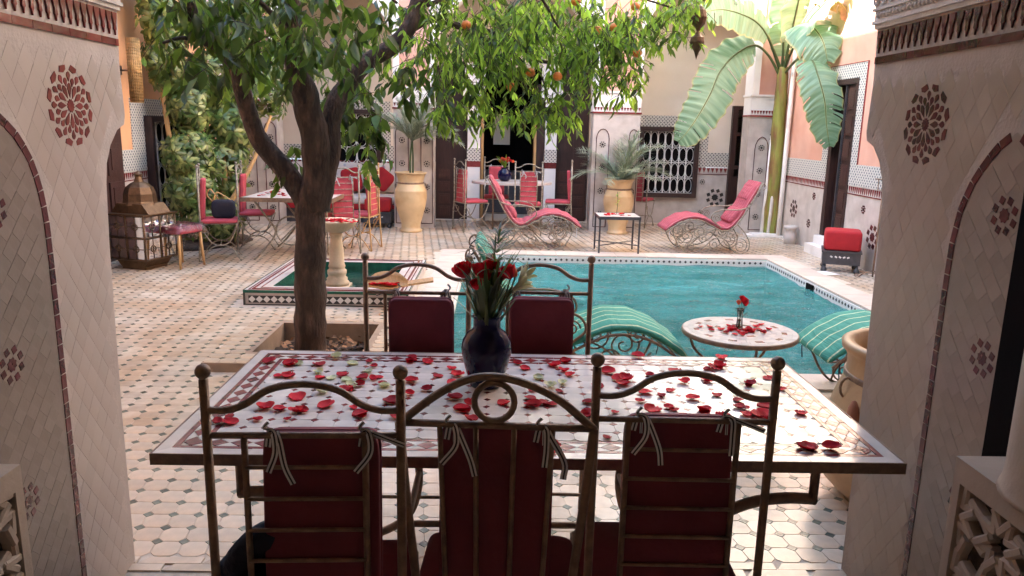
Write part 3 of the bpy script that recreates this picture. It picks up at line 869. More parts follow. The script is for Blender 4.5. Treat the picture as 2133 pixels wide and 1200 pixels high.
# door
d = thing('tall_door', 'tall dark panelled wooden door standing ajar in the salmon wall', 'door', (4.5, DY0, DZ0))
h = DZ1-DZ0; w = DY1-DY0
mb = MB(); mb.box(-.02, .10, 0, .06, 0, h); mb.box(-.02, .10, w-.10, w, 0, h); mb.box(-.02, .10, .06, w-.10, h-.07, h); mb.build('frame', M['wood'], d)
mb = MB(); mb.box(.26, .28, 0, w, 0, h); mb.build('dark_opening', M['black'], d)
mb = MB(); mb.box(.03, .07, .06, .36, 0.0, h-.07); leaf = mb.build('door_leaf', M['wood'], d)
for k in range(6):
    z0 = .06+k*.325
    mb = MB(); mb.box(.012, .03, .10, .32, z0, z0+.27); mb.box(.005, .012, .13, .29, z0+.03, z0+.24); mb.build('door_panel', M['dirtyred'], leaf)
mb = MB(); mb.box(.0, .03, .37, .385, 0, h-.07); mb.build('edge_bar', M['grey_metal'], d)
mb = MB(); mb.box(4.30, 4.499, 9.70, 10.45, 0.0, .13); mb.box(4.40, 4.499, 9.74, 10.41, .13, .245)
tag(mb.build('door_step', M['white']), 'low pale step in front of the tall dark door', 'step')

# ---------------------------------------------------------------- left courtyard wall (X = -4.5)
lw, bx = side_wall(-1, 'orange plastered wall on the left behind the climbing plant and brass lamp', None, 0, 0, 0)
WY0, WY1 = 9.88, 10.95
mb = MB(); bx(mb, 0, .3, 2.6, 9.55, 1.25, 3.7); bx(mb, 0, .3, 9.55, 16.4, 1.87, 3.7); bx(mb, 0, .3, 11.2, 16.4, 1.25, 1.87); mb.build('plaster', M['orange'], lw)
mb = MB(); bx(mb, -.03, .3, 2.6, 16.4, 3.7, 3.8); bx(mb, 0, .3, 2.6, 16.4, 3.8, HT); mb.build('upper_storey', M['upper'], lw)
mb = MB(); bx(mb, -.006, .3, 2.6, WY0, 0, .985); bx(mb, -.006, .3, WY1, 16.4, 0, .985); bx(mb, -.006, .3, WY0, WY1, 0, .40); mb.build('dado', M['marble'], lw)
mb = MB(); bx(mb, -.012, .3, 2.6, WY0, .985, 1.25); bx(mb, -.012, .3, 9.55, WY0, 1.25, 1.87); bx(mb, -.012, .3, WY0, WY1, 1.66, 1.87); bx(mb, -.012, .3, WY1, 11.2, .985, 1.87); bx(mb, -.012, .3, 11.2, 16.4, .985, 1.25)
mb.build('mosaic_band', M['band'], lw)
mb = MB(); bx(mb, -.012, 0, 9.2, WY0, .875, .888)
yy = 9.22
while yy < 12.1:
    if not (WY0-.02 < yy < WY1+.02):
        mb.prism([(yy-2.6-.018, .975), (yy-2.6-.012, .93), (yy-2.6, .895), (yy-2.6+.012, .93), (yy-2.6+.018, .975)], lambda u, v, d: (d, u, v), .0, .012)
    yy += 0.052
mb.build('frieze_tiles', M['red_tile'], lw, kind='stuff')
lattice_cache = {}
def lattice_window(name, label, w, h, cols, rows, loc, rz):
    """dark frame with white turned-iron grille; local x across, z up, y=0 the wall face, -y towards the viewer"""
    t = thing(name, label, 'window', loc, rz)
    fr = .075
    mb = MB(); mb.box(-w/2, -w/2+fr, -.05, .06, 0, h); mb.box(w/2-fr, w/2, -.05, .06, 0, h); mb.box(-w/2+fr, w/2-fr, -.05, .06, 0, fr); mb.box(-w/2+fr, w/2-fr, -.05, .06, h-fr, h)
    mb.build('frame', M['wood'], t)
    mb = MB(); mb.box(-w/2+fr, w/2-fr, .034, .038, fr, h-fr); mb.build('dark_glass', M['black'], t)
    g_ = bpy.data.objects.new('grille', None); COL.objects.link(g_); g_.parent = t
    iw, ih = w-2*fr, h-2*fr
    key = (cols, rows, round(iw, 2))
    cw, rh = iw/cols, ih/rows
    if key not in lattice_cache:
        q = MB(); prof = []
        for r_ in range(rows):
            z0 = r_*rh
            prof += [(.006, z0+.0), (.018, z0+.03*rh/.2), (.008, z0+.12*rh), (.011, z0+.35*rh), (.006, z0+.5*rh), (.011, z0+.65*rh), (.008, z0+.88*rh), (.018, z0+.95*rh)]
        q.lathe(prof, n=6); bme = q.mesh('baluster', M['white_iron'])
        q = MB(); q.box(-iw/2, iw/2, -.008, .008, -.006, .006)
        for c_ in range(cols+1):
            q.sphere((-iw/2+c_*cw, 0, 0), .016, 6, 4)
        hme = q.mesh('cross_bar', M['white_iron'])
        q = MB(); a_ = cw/2-.006
        ring = [(a_*math.cos(t_)*.98, 0, (rh*0.44)*math.copysign(abs(math.sin(t_))**.8, math.sin(t_))) for t_ in [2*PI*k/16 for k in range(17)]]
        q.tube(ring, .0055, 5, cap=False); ome = q.mesh('oval', M['white_iron'])
        lattice_cache[key] = (bme, hme, ome)
    bme, hme, ome = lattice_cache[key]
    for c_ in range(1, cols): inst('baluster', bme, g_, (-iw/2+c_*cw, .02, fr))
    for r_ in range(rows+1): inst('cross_bar', hme, g_, (0, .02, fr+r_*rh))
    for c_ in range(cols):
        for r_ in range(rows): inst('oval', ome, g_, (-iw/2+(c_+.5)*cw, .02, fr+(r_+.5)*rh))
    return t
lattice_window('lattice_window', 'white iron grille window in the orange left wall half behind the climbing plant', WY1-WY0, 1.26, 5, 4, (-4.44, (WY0+WY1)/2, .40), PI/2)
mb = MB(); mb.box(-4.52, -4.43, 7.9, 9.15, 0.0, 2.4)
ld = thing('side_door', 'dark brown carved wooden door at the left behind the big lantern', 'door', (-4.5, 8.5, 0))
mb = MB(); mb.box(.0, .07, -.65, .64, 0, 2.35); lf = mb.build('door_leaf', M['dirtyred'], ld)
for k in range(5):
    for s_ in (-.45, .0, .42):
        mb = MB(); mb.box(.07, .09, s_-.16, s_+.16, .1+k*.44, .46+k*.44); mb.box(.09, .10, s_-.10, s_+.10, .16+k*.44, .40+k*.44); mb.build('door_panel', M['dirtyred'], lf)

# ---------------------------------------------------------------- far facade
ff = thing('arcade_facade', 'pale arcaded facade at the far end of the courtyard with tiled piers', 'facade', (0, 12.2, 0))
PIERS = [(-4.05, -3.48), (-1.66, -1.03), (1.48, 2.22), (3.95, 4.5)]
def tri_frieze(mb, x0, x1, z0, z1, y, step=.05, up=False):
    n = max(1, int((x1-x0)/step)); st = (x1-x0)/n
    for k in range(n):
        c = x0+(k+.5)*st
        mb.prism([(c-st*.42, z1), (c-st*.2, (z0+z1)/2), (c, z0), (c+st*.2, (z0+z1)/2), (c+st*.42, z1)], lambda u, v, d: (u, y-d, v), 0, .01)
def outline_arch(mb, x0, x1, z0, z1, y, r=.006, point=False):
    w = x1-x0; c = (x0+x1)/2
    pts = [(x0, y, z0), (x0, y, z1-w*.75)]
    for k in range(1, 8):
        a = PI-PI*k/8
        zz = z1-w*.75+math.sin(a)**(1.0)*w*.75
        pts.append((c+math.cos(a)*w/2, y, zz+(0.03*(1-abs(k-4)/4) if point else 0)))
    pts += [(x1, y, z1-w*.75), (x1, y, z0), (x0, y, z0)]
    for a, b in zip(pts[:-1], pts[1:]): mb.tube([a, b], r, 4)
def star_xz(parent, x, z, y, s, m='darkband'):
    mb = MB()
    for pl in eight_star(): mb.prism([(u*s, v*s) for u, v in pl], lambda u, v, d: (u, -d, v), 0, .006)
    mb.build('star_inlay', M[m], parent, (x, y, z), kind='stuff')
for k, (a, b) in enumerate(PIERS):
    pr = bpy.data.objects.new('pier', None); COL.objects.link(pr); pr.parent = ff; pr.location = (0, 0, 0)
    mb = MB(); mb.box(a, b, 0, .35, .0, 1.86); mb.box(a+.0, b-.0, -.012, 0, 0, .06); mb.build('shaft', M['marble'], pr)
    mb = MB(); mb.box(a-.015, b+.015, -.02, .36, 1.86, 1.885); tri_frieze(mb, a, b, 1.90, 1.955, -.012, .045); mb.build('frieze_tiles', M['red_tile'], pr, kind='stuff')
    mb = MB(); mb.box(a, b, -.01, .355, 1.885, 2.17); mb.box(a-.02, b+.02, -.03, .37, 2.17, 2.20); mb.build('capital', M['white'], pr)
    mb = MB(); mb.box(a, b, 0, .35, 2.20, 3.1)
    mb.box(a, a+.10, -.04, 0, 2.20, 3.9); mb.box(b-.06, b, -.04, 0, 2.20, 3.9); mb.build('pilaster', M['white'], pr)
    mb = MB(); mb.box(a+.10, b-.06, -.015, -.001, 2.20, 3.7); mb.build('panel', M['salmon'], pr)
    mb = MB()
    if k == 3:
        pan = [(a+.12, a+.33)]
    elif k == 2: pan = [(a+.06, a+.26), (b-.16, b-.02)]
    else: pan = [(a+.03, a+.23), (b-.20, b-.02)]
    for p0, p1 in pan: outline_arch(mb, p0, p1, .07, 1.62 if k != 3 else 1.52, -.008, .006, k == 3)
    mb.build('arch_outline', M['dark_red'], pr)
    for p0, p1 in pan:
        for z in (.28, .65, 1.02, 1.38): star_xz(pr, (p0+p1)/2, z, -.001, .95)
star_xz(ff, 4.40, 1.55, -.002, 2.2); star_xz(ff, 4.38, .6, -.002, 1.6)
# arch wall above
mb = MB()
bays = [(-3.48, -1.66, 2.75, .91), (-1.03, 1.48, 2.55, 1.255), (2.22, 3.95, 2.95, .865)]
def spandrel(x0, x1, zs, r):
    pts = [(x0, zs)]
    pts = [(x0+(1-math.cos(PI*k/24))*(x1-x0)/2, zs+r*math.sin(PI*k/24)) for k in range(25)]
    for p, q in zip(pts[:-1], pts[1:]):
        mb.add([(p[0],0,p[1]),(q[0],0,q[1]),(q[0],0,HT),(p[0],0,HT)], [(0,1,2,3)], False)
        mb.add([(p[0],0,p[1]),(q[0],0,q[1]),(q[0],.35,q[1]),(p[0],.35,p[1])], [(3,2,1,0)], False)
        mb.add([(p[0],.35,p[1]),(q[0],.35,q[1]),(q[0],.35,HT),(p[0],.35,HT)], [(3,2,1,0)], False)
    for xa, xb in ((x0, x0), (x1, x1)):
        pass
for b_ in bays: spandrel(*b_)
for a, b in PIERS: mb.box(a, b, 0.001, .349, 3.1, HT)
# piers up to springing where arches start lower than 3.1 are covered by pilasters
mb.box(-4.6, -4.05, 0, .35, 1.9, HT)
mb.build('arch_wall', M['white'], ff)
# gallery back wall Y = 13.5 and its roof
bw = thing('gallery_back_wall', 'cream plastered wall deep inside the far arcade, behind the lattice window and sofa', 'wall', (0, 13.5, 0))
WX0, WX1, WZ0, WZ1 = 2.45, 3.50, .46, 1.68
S0, S1 = -3.25, -2.05      # sofa window
OP = (-1.12, 1.57)
mb = MB()
mb.box(1.57, 4.5, .006, .3, 1.25, 4.0); mb.box(-4.5, -1.12, .006, .3, 1.25, 4.0); mb.box(-1.12, 1.57, .006, .3, 2.62, 4.0); mb.build('plaster', M['cream'], bw)
mb = MB(); mb.box(1.57, WX0, 0, .3, 0, .985); mb.box(WX0, WX1, 0, .3, 0, WZ0); mb.box(WX1, 4.5, 0, .3, 0, .985); mb.box(-4.5, -1.12, 0, .3, 0, .985); mb.build('dado', M['marble'], bw)
mb = MB(); mb.box(WX0-.14, WX0, -.006, .1, .8, WZ1+.19); mb.box(WX1, WX1+.17, -.006, .1, .985, WZ1+.0); mb.box(WX0, WX1+.17, -.006, .1, WZ1, WZ1+.19)
mb.box(WX1+.17, 4.5, -.006, .1, 1.0, 1.25); mb.box(1.57, WX0-.14, -.006, .1, 1.0, 1.25); mb.box(-4.5, S0, -.006, .1, 1.0, 1.25); mb.box(S1, -1.12, -.006, .1, 1.0, 1.25)
mb.box(S1, S1+.16, -.007, .1, 1.25, 1.86); mb.box(S0-.16, S0, -.007, .1, 1.25, 1.86); mb.box(S0-.16, S1+.16, -.007, .1, 1.86, 2.0)
mb.build('mosaic_band', M['band_far'], bw)
mb = MB(); tri_frieze(mb, WX1+.02, 4.5, .90, .985, -.001, .07); tri_frieze(mb, -4.5, -1.12, .88, .985, -.001, .07); mb.box(WX1+.02, 4.5, -.01, 0, .87, .882); mb.build('frieze_tiles', M['red_tile'], bw, kind='stuff')
star_xz(bw, 3.86, .47, -.001, 3.0); star_xz(bw, 3.62, .74, -.001, .9); star_xz(bw, 3.62, .2, -.001, .9); star_xz(bw, 2.2, .72, -.001, 1.0)
mb = MB(); mb.box(-4.5, 4.5, -.94, .3, 4.0, 4.2); mb.build('ceiling', M['white'], bw)
mb = MB(); mb.box(-1.20, -1.12, -.9, 0.3, 0, 2.6) ; 
lattice_window('lattice_window', 'white lattice window in dark frame behind the right-hand red lounger', WX1-WX0, WZ1-WZ0, 7, 4, ((WX0+WX1)/2, 13.46, WZ0), 0)
lattice_window('lattice_window', 'white lattice window above the floral sofa, mostly hidden by orange leaves', S1-S0, 1.0, 6, 3, ((S0+S1)/2, 13.46, .86), 0)
# shelf-like glazed frame at the right of the arcade
gd = thing('glazed_door', 'dark framed glazed door with grey panes beside the last pier', 'door', (4.27, 13.45, 0))
mb = MB(); mb.box(-.22, -.13, -.04, .05, 0, 2.06); mb.box(.22, .3, -.04, .05, 0, 2.06)
for z in (0.0, .98, 1.55, 2.0): mb.box(-.13, .22, -.03, .04, z, z+.06)
mb.box(-.13, .22, -.03, .04, .06, .85); mb.build('frame', M['wood'], gd)
for z0, z1 in ((1.04, 1.55), (1.61, 2.0), (.85, .98)):
    mb = MB(); mb.box(-.13, .22, .0, .008, z0, z1); mb.build('pane', M['pane'], gd)
mb = MB(); mb.box(-.13, .22, .03, .05, .85, 2.0); mb.build('curtain', M['white'], gd)

# central doorway with folding leaves and two slim columns
cd = thing('central_doorway', 'wide dark doorway behind the far dining table with fanlight of coloured glass', 'doorway', (0.23, 13.5, 0))
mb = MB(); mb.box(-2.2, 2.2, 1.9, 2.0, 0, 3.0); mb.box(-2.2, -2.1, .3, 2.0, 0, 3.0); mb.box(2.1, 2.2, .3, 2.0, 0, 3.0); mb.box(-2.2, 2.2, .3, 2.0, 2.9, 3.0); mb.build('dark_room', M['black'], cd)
def leaf_door(x0, x1, y, rows, name='door_leaf'):
    mb = MB(); mb.box(x0, x1, y, y+.05, 0, 2.62); l = mb.build(name, M['wood'], cd)
    w = x1-x0
    for s_ in (0, 1):
        a = x0+.05+s_*(w/2-.02); b = a+w/2-.08
        for r_ in range(rows):
            z0 = .06+r_*.215
            q = MB(); q.box(a, b, y-.012, y, z0, z0+.17); q.box(a+.03, b-.03, y-.02, y-.012, z0+.03, z0+.14); q.build('door_panel', M['dirtyred'], l)
        q = MB(); q.box(a, b, y-.01, y, .06+rows*.215+.04, 2.5); q.build('upper_panel', M['wood'], l)
leaf_door(-1.33, -.77, -.05, 4)
leaf_door(.76, 1.32, -.05, 4)
mb = MB(); mb.box(-.60, -.54, -.10, .30, 0, 2.35); mb.build('folded_leaf', M['wood'], cd)
mb = MB(); mb.box(-.54, -.50, -.08, .20, 0, 2.35); mb.box(.38, .42, -.08, .20, 0, 2.35); mb.build('leaf_edge', M['honey'], cd)
mb = MB(); mb.box(.42, .56, -.06, .25, 0, 2.35); mb.build('folded_leaf', M['wood'], cd)
for a, b in ((-.77, -.555), (.565, .76)):
    mb = MB(); mb.box(a, b, -.22, -.02, 1.25, 2.05); mb.box(a-.04, b+.04, -.24, -.02, 2.05, 2.12); mb.box(a-.08, b+.08, -.24, -.0, 2.12, 2.65); mb.box(a, b, -.22, -.02, 0, .93); sh = mb.build('slim_column', M['white'], cd)
    q = MB(); q.box(a-.008, b+.008, -.228, -.012, 1.03, 1.25); q.build('mosaic_band', M['band_far'], sh)
    q = MB(); q.box(a-.006, b+.006, -.226, -.014, .93, 1.03); tri_frieze(q, a, b, .95, 1.02, -.226, .07); q.build('frieze_tiles', M['red_tile'], sh, kind='stuff')
mb = MB(); mb.box(-1.35, 1.34, -.02, .3, 2.65, 4.0); mb.build('lintel', M['cream'], cd)
# things glimpsed inside: pale arched niche, coloured fanlight, dark console
mb = MB(); mb.box(-.34, -.02, 1.5, 1.6, 1.28, 1.62)
pts = [(-.18+.16*math.cos(PI*k/10), 1.62+.25*math.sin(PI*k/10)) for k in range(11)]
mb.prism(pts, lambda u, v, d: (u, d, v), 1.5, 1.6); mb.build('pale_niche', M['cream'], cd)
for k in range(8):
    a0, a1 = PI*k/8, PI*(k+1)/8-.04
    pl = [(-.1+.30*math.cos(a0), 1.72+.30*math.sin(a0)), (-.1+.42*math.cos(a0), 1.72+.42*math.sin(a0)), (-.1+.42*math.cos(a1), 1.72+.42*math.sin(a1)), (-.1+.30*math.cos(a1), 1.72+.30*math.sin(a1))]
    q = MB(); q.prism(pl, lambda u, v, d: (u, d, v), 1.3, 1.31); q.build('glass_petal', M[('gl_red', 'gl_green', 'gl_blue')[k % 3]], cd)
mb = MB(); mb.box(-.5, .4, .9, 1.3, .0, .74); mb.box(-.55, .45, .85, 1.35, .74, .80); mb.build('console', M['grey_metal'], cd)

# ---------------------------------------------------------------- corner pipes, pump stone
t = thing('drain_pipes', 'bundle of pale drain pipes running up the corner beside the banana plant', 'pipes', (4.43, 11.82, 0))
for dx, dy, r_ in ((0, 0, .035), (-.10, .12, .028), (.02, .14, .025), (-.18, .2, .03)):
    mb = MB(); mb.tube([(dx-.0, dy, 0), (dx, dy, 1.0), (dx, dy, 2.4), (dx, dy, 4.2)] if r_ > .03 else [(dx-.02, dy, 0), (dx+.01, dy, .9), (dx+.02, dy, 1.6)], r_, 10); mb.build('pipe', M['white'], t)
mb = MB(); mb.lathe([(.09, 0), (.09, .12), (.075, .16), (.07, .2), (.10, .24), (.10, .27), (.05, .28), (.05, .25)], n=12)
tag(mb.build('stone_bollard', M['marble'], None, (4.36, 11.15, 0)), 'small stone pot standing at the foot of the salmon wall', 'pot')
mb = MB(); mb.box(-.28, .28, -.12, .12, 0, .03); mb.box(-.2, .2, -.1, .1, .03, .05)
tag(mb.build('plant_kerb', M['white'], None, (4.22, 11.9, .005)), 'low white kerb around the foot of the banana plant', 'kerb')

# ---------------------------------------------------------------- fountain basin
fx0, fx1, fy0, fy1 = FNT
ft = thing('fountain_basin', 'sunken green tiled fountain basin with raised zellige rim behind the tree', 'fountain', ((fx0+fx1)/2, (fy0+fy1)/2, 0))
cx, cy = (fx0+fx1)/2, (fy0+fy1)/2
hw, hd, rw_, H_ = (fx1-fx0)/2, (fy1-fy0)/2, .20, .135
mb = MB()
mb.box(-hw, hw, -hd, -hd+rw_, 0, H_); mb.box(-hw, hw, hd-rw_, hd, 0, H_); mb.box(-hw, -hw+rw_, -hd+rw_, hd-rw_, 0, H_); mb.box(hw-rw_, hw, -hd+rw_, hd-rw_, 0, H_)
mb.build('rim', M['marble'], ft)
mb = MB(); iw, idp = hw-rw_, hd-rw_
mb.add([(-iw,-idp,-.12),(iw,-idp,-.12),(iw,idp,-.12),(-iw,idp,-.12)], [(0,1,2,3)])
t_ = .004
for a, b in (((-iw,-idp),(iw,-idp)),((iw,-idp),(iw,idp)),((iw,idp),(-iw,idp)),((-iw,idp),(-iw,-idp))):
    k_ = 1-t_
    mb.add([(a[0]*k_,a[1]*k_,-.12),(b[0]*k_,b[1]*k_,-.12),(b[0]*k_,b[1]*k_,H_-.002),(a[0]*k_,a[1]*k_,H_-.002)], [(0,1,2,3)])
mb.build('green_lining', M['green_tile'], ft)
mb = MB(); mb.add([(-iw,-idp,.02),(iw,-idp,.02),(iw,idp,.02),(-iw,idp,.02)], [(0,1,2,3)]); mb.build('still_water', M['fwater'], ft)
mb = MB()
for o_, ww in ((.03, .010), (.055, .02), (.115, .010)):
    z0, z1 = H_, H_+.003+ww*.1
    mb.box(-hw+o_, -hw+o_+ww, -hd+o_, hd-o_, z0, z1); mb.box(hw-o_-ww, hw-o_, -hd+o_, hd-o_, z0, z1)
    mb.box(-hw+o_+ww, hw-o_-ww, -hd+o_, -hd+o_+ww, z0, z1); mb.box(-hw+o_+ww, hw-o_-ww, hd-o_-ww, hd-o_, z0, z1)
mb.build('rim_stripes', M['red_tile'], ft)
mb = MB(); mb.box(-hw-.004, hw+.004, -hd-.008, -hd, H_-.022, H_+.004); mb.box(-hw-.008, -hw, -hd, hd, H_-.022, H_+.004); mb.box(hw, hw+.008, -hd, hd, H_-.022, H_+.004); mb.build('green_edge', M['green_tile'], ft)
mb = MB(); mb.box(-hw-.006, -hw+.012, -hd-.010, -hd+.0, 0, H_-.022); mb.box(hw-.012, hw+.006, -hd-.010, -hd, 0, H_-.022); mb.box(-hw+.04, hw-.04, -hd-.004, -hd, .022, .088); mb.box(-hw+.012, hw-.012, -hd-.006, -hd, 0, .010); mb.build('dark_band', M['darkband'], ft)
q = MB(); q.prism([(-.031, 0), (0, -.031), (.031, 0), (0, .031)], lambda u, v, d: (u, -d, v), 0, .006); dm = q.mesh('diamond_tile', M['white'])
nn = int((2*hw-.08)/.066)
for k in range(nn): inst('diamond_tile', dm, ft, (-hw+.04+.033+k*.066, -hd-.004, .055))
# pedestal with bowl
pd = thing('pedestal_bowl', 'turned limestone pedestal bowl full of rose petals standing in the basin', 'pedestal', (-1.60, 7.5, -.12))
mb = MB(); mb.box(-.15, .15, -.15, .15, 0, .12); mb.box(-.125, .125, -.125, .125, .12, .15); mb.build('plinth', M['stone'], pd)
mb = MB(); mb.lathe([(.115,.15),(.12,.18),(.10,.20),(.105,.22),(.085,.24),(.095,.27),(.095,.30),(.075,.32),(.085,.34),(.075,.37),(.07,.5),(.058,.6),(.055,.64),(.07,.66),(.06,.68)], n=24); mb.build('baluster', M['stone'], pd)
mb = MB(); mb.lathe([(.06,.68),(.12,.70),(.18,.745),(.20,.775),(.212,.79),(.212,.805),(.19,.805),(.15,.785),(.0,.775)], n=28); mb.build('bowl', M['stone'], pd)

# ================================================================ FURNITURE
# ---------------------------------------------------------------- mosaic dining table
TX0, TX1, TY0, TY1, TZ = -.905, 1.11, 1.875, 2.825, .76
tcx, tcy = (TX0+TX1)/2, (TY0+TY1)/2
tb = thing('dining_table', 'long zellige mosaic dining table in the foreground strewn with rose petals', 'table', (tcx, tcy, 0))
TW, TD = (TX1-TX0)/2, (TY1-TY0)/2
mb = MB(); mb.box(-TW+.004, TW-.004, -TD+.004, TD-.004, TZ-.03, TZ-.003); mb.build('slab', M['grout'], tb)
mb = MB()
for a in ((-TW, TW, -TD, -TD+.004), (-TW, TW, TD-.004, TD), (-TW, -TW+.004, -TD+.004, TD-.004), (TW-.004, TW, -TD+.004, TD-.004)):
    mb.box(a[0], a[1], a[2], a[3], TZ-.032, TZ)
mb.build('metal_rim', M['iron'], tb)
def flat_tile(name, poly, z, m, h=.0022, tilt=.01):
    cx_ = sum(p[0] for p in poly)/len(poly); cy_ = sum(p[1] for p in poly)/len(poly)
    q = MB(); tx, ty = random.uniform(-tilt, tilt), random.uniform(-tilt, tilt)
    q.prism([((u-cx_), (v-cy_)) for u, v in poly], lambda u, v, d: (u, v, d*(h+u*tx+v*ty)), 0.0, 1.0)
    return q.build(name, m, tb, (cx_, cy_, z))
zt = TZ-.003
# outer pale border, red strips with mitred corners, row of diamonds
def frame_tiles(o0, o1, m, name, seg):
    for side in range(4):
        L0 = (TW if side % 2 == 0 else TD)
        n = max(1, int(2*(L0-o0)/seg))
        a0, a1 = -(L0-o0), (L0-o0); b0, b1 = -(L0-o1), (L0-o1)
        D_ = (TD if side % 2 == 0 else TW)
        for k in range(n):
            f0, f1 = k/n, (k+1)/n
            u0, u1 = a0+(a1-a0)*f0, a0+(a1-a0)*f1
            v0, v1 = max(b0, min(b1, u0)), max(b0, min(b1, u1))
            e = .0007
            pl = [(u0+e, -D_+o0), (u1-e, -D_+o0), (v1-e, -D_+o1), (v0+e, -D_+o1)]
            ca, sa = [(1, 0), (0, 1), (-1, 0), (0, -1)][side]
            flat_tile(name, [(x*ca-y*sa, x*sa+y*ca) for x, y in pl], zt, m)
frame_tiles(.005, .040, M['table_tile'], 'border_strip', .25)
frame_tiles(.0415, .056, M['red_tile'], 'red_strip', .12)
frame_tiles(.105, .119, M['red_tile'], 'red_strip', .12)
q = MB(); q.prism([(-.029, 0), (0, -.021), (.029, 0), (0, .021)], lambda u, v, d: (u, v, d), 0, .0022); dm1 = q.mesh('border_diamond', M['red_tile'])
q = MB(); q.prism([(-.030, 0), (0, -.022), (.030, 0), (0, .022)], lambda u, v, d: (u, v, d), 0, .0018)
# pale ground between the diamonds: hourglass pieces
q = MB(); q.prism([(-.030, -.0232), (.030, -.0232), (.002, -.0015), (-.002, -.0015)], lambda u, v, d: (u, v, d), 0, .0020)
hg1 = q.mesh('border_triangle', M['table_tile'])
for side in range(4):
    Lx = (TW if side % 2 == 0 else TD)-.056; D_ = (TD if side % 2 == 0 else TW)-.0805
    n = int(2*Lx/.062); st = 2*Lx/n
    for k in range(n):
        u = -Lx+(k+.5)*st; a = side*PI/2
        inst('border_diamond', dm1, tb, (u*math.cos(a)+D_*math.sin(a), u*math.sin(a)-D_*math.cos(a), zt), (random.uniform(-.01,.01), 0, a))
        if k < n-1:
            u2 = u+st/2
            for fl in (0, 1):
                aa = a+fl*PI
                inst('border_triangle', hg1, tb, (u2*math.cos(a)+D_*math.sin(a), u2*math.sin(a)-D_*math.cos(a), zt), (0, 0, aa))
pt = .0625
nx, ny = int(2*(TW-.121)/pt), int(2*(TD-.121)/pt)
px_, py_ = 2*(TW-.121)/nx, 2*(TD-.121)/ny
tv = []
for k in range(6):
    a, b, c = px_/2-.0006, py_/2-.0006, .0125; tx, ty = random.uniform(-.018, .018), random.uniform(-.018, .018)
    q = MB(); q.prism([(-a,-b+c),(-a+c,-b),(a-c,-b),(a,-b+c),(a,b-c),(a-c,b),(-a+c,b),(-a,b-c)], lambda u, v, d: (u, v, d*(.0024+u*tx+v*ty)), 0, 1.0)
    tv.append(q.mesh('tile', M['table_tile']))
q = MB(); q.prism([(-.0118, 0), (0, -.0118), (.0118, 0), (0, .0118)], lambda u, v, d: (u, v, d), 0, .0023); dm2 = q.mesh('diamond', M['red_tile'])
cnt = 0; st_ = MB()
for j in range(ny):
    for i in range(nx):
        x = -TW+.121+(i+.5)*px_; y = -TD+.121+(j+.5)*py_
        inst('tile', random.choice(tv), tb, (x, y, zt), (random.uniform(-.004,.004), random.uniform(-.004,.004), PI*random.randint(0, 1)))
        if i and j: inst('diamond', dm2, tb, (x-px_/2, y-py_/2, zt))
# under-frame: two pedestals with bent brackets
for sx in (-1, 1):
    mb = MB()
    for y in (-.395, .395):
        X = sx*.69
        mb.tube([(X+sx*.11, y, TZ-.036), (X+sx*.11, y, .600)], .014, 4)
        mb.tube(smooth_path([(X+sx*.118, y, .612), (X+sx*.03, y, .614), (X-sx*.06, y, .60), (X-sx*.15, y, .56), (X-sx*.24, y, .50), (X-sx*.30, y, .30), (X-sx*.26, y, .12), (X-sx*.12, y, .03), (X+sx*.05, y, .012)], 6), .016, 6)
    mb.tube([(X-sx*.30, -.395, .30), (X-sx*.30, .395, .30)], .012, 6); mb.tube([(X-sx*.05, -.395, .02), (X-sx*.05, .395, .02)], .012, 6)
    mb.build('pedestal', M['iron'], tb)
mb = MB(); mb.tube([(-.40, 0, .30), (.40, 0, .30)], .011, 6); mb.tube([(-.95, -.3, TZ-.045), (.95, -.3, TZ-.045)], .009, 4); mb.tube([(-.95, .3, TZ-.045), (.95, .3, TZ-.045)], .009, 4); mb.build('stretcher', M['iron'], tb)

# ---------------------------------------------------------------- wrought iron dining chairs
def ribbon(mb, pts, w=.008, up=Vector((0, 1, 0))):
    """striped flat ribbon: dark ground with two pale stripes, thin but solid"""
    P_ = smooth_path(pts, 6)
    for k, (o, ww, mi, th) in enumerate(((0, w, 0, .0008), (-.58*w, .30*w, 1, .0013), (.58*w, .30*w, 1, .0013))):
        mb.mi = mi
        vs = []
        for i, p in enumerate(P_):
            t = (P_[min(i+1, len(P_)-1)]-P_[max(i-1, 0)]).normalized()
            s = t.cross(up); s = s.normalized() if s.length > 1e-4 else Vector((1, 0, 0))
            nrm = s.cross(t)
            c = p+s*o
            vs += [c-s*ww-nrm*th, c+s*ww-nrm*th, c+s*ww+nrm*th, c-s*ww+nrm*th]
        fs = []
        for i in range(len(P_)-1):
            for q in range(4): fs.append((i*4+q, i*4+(q+1) % 4, (i+1)*4+(q+1) % 4, (i+1)*4+q))
        fs += [(0, 1, 2, 3), tuple((len(P_)-1)*4+q for q in (3, 2, 1, 0))]
        mb.add(vs, fs, False)
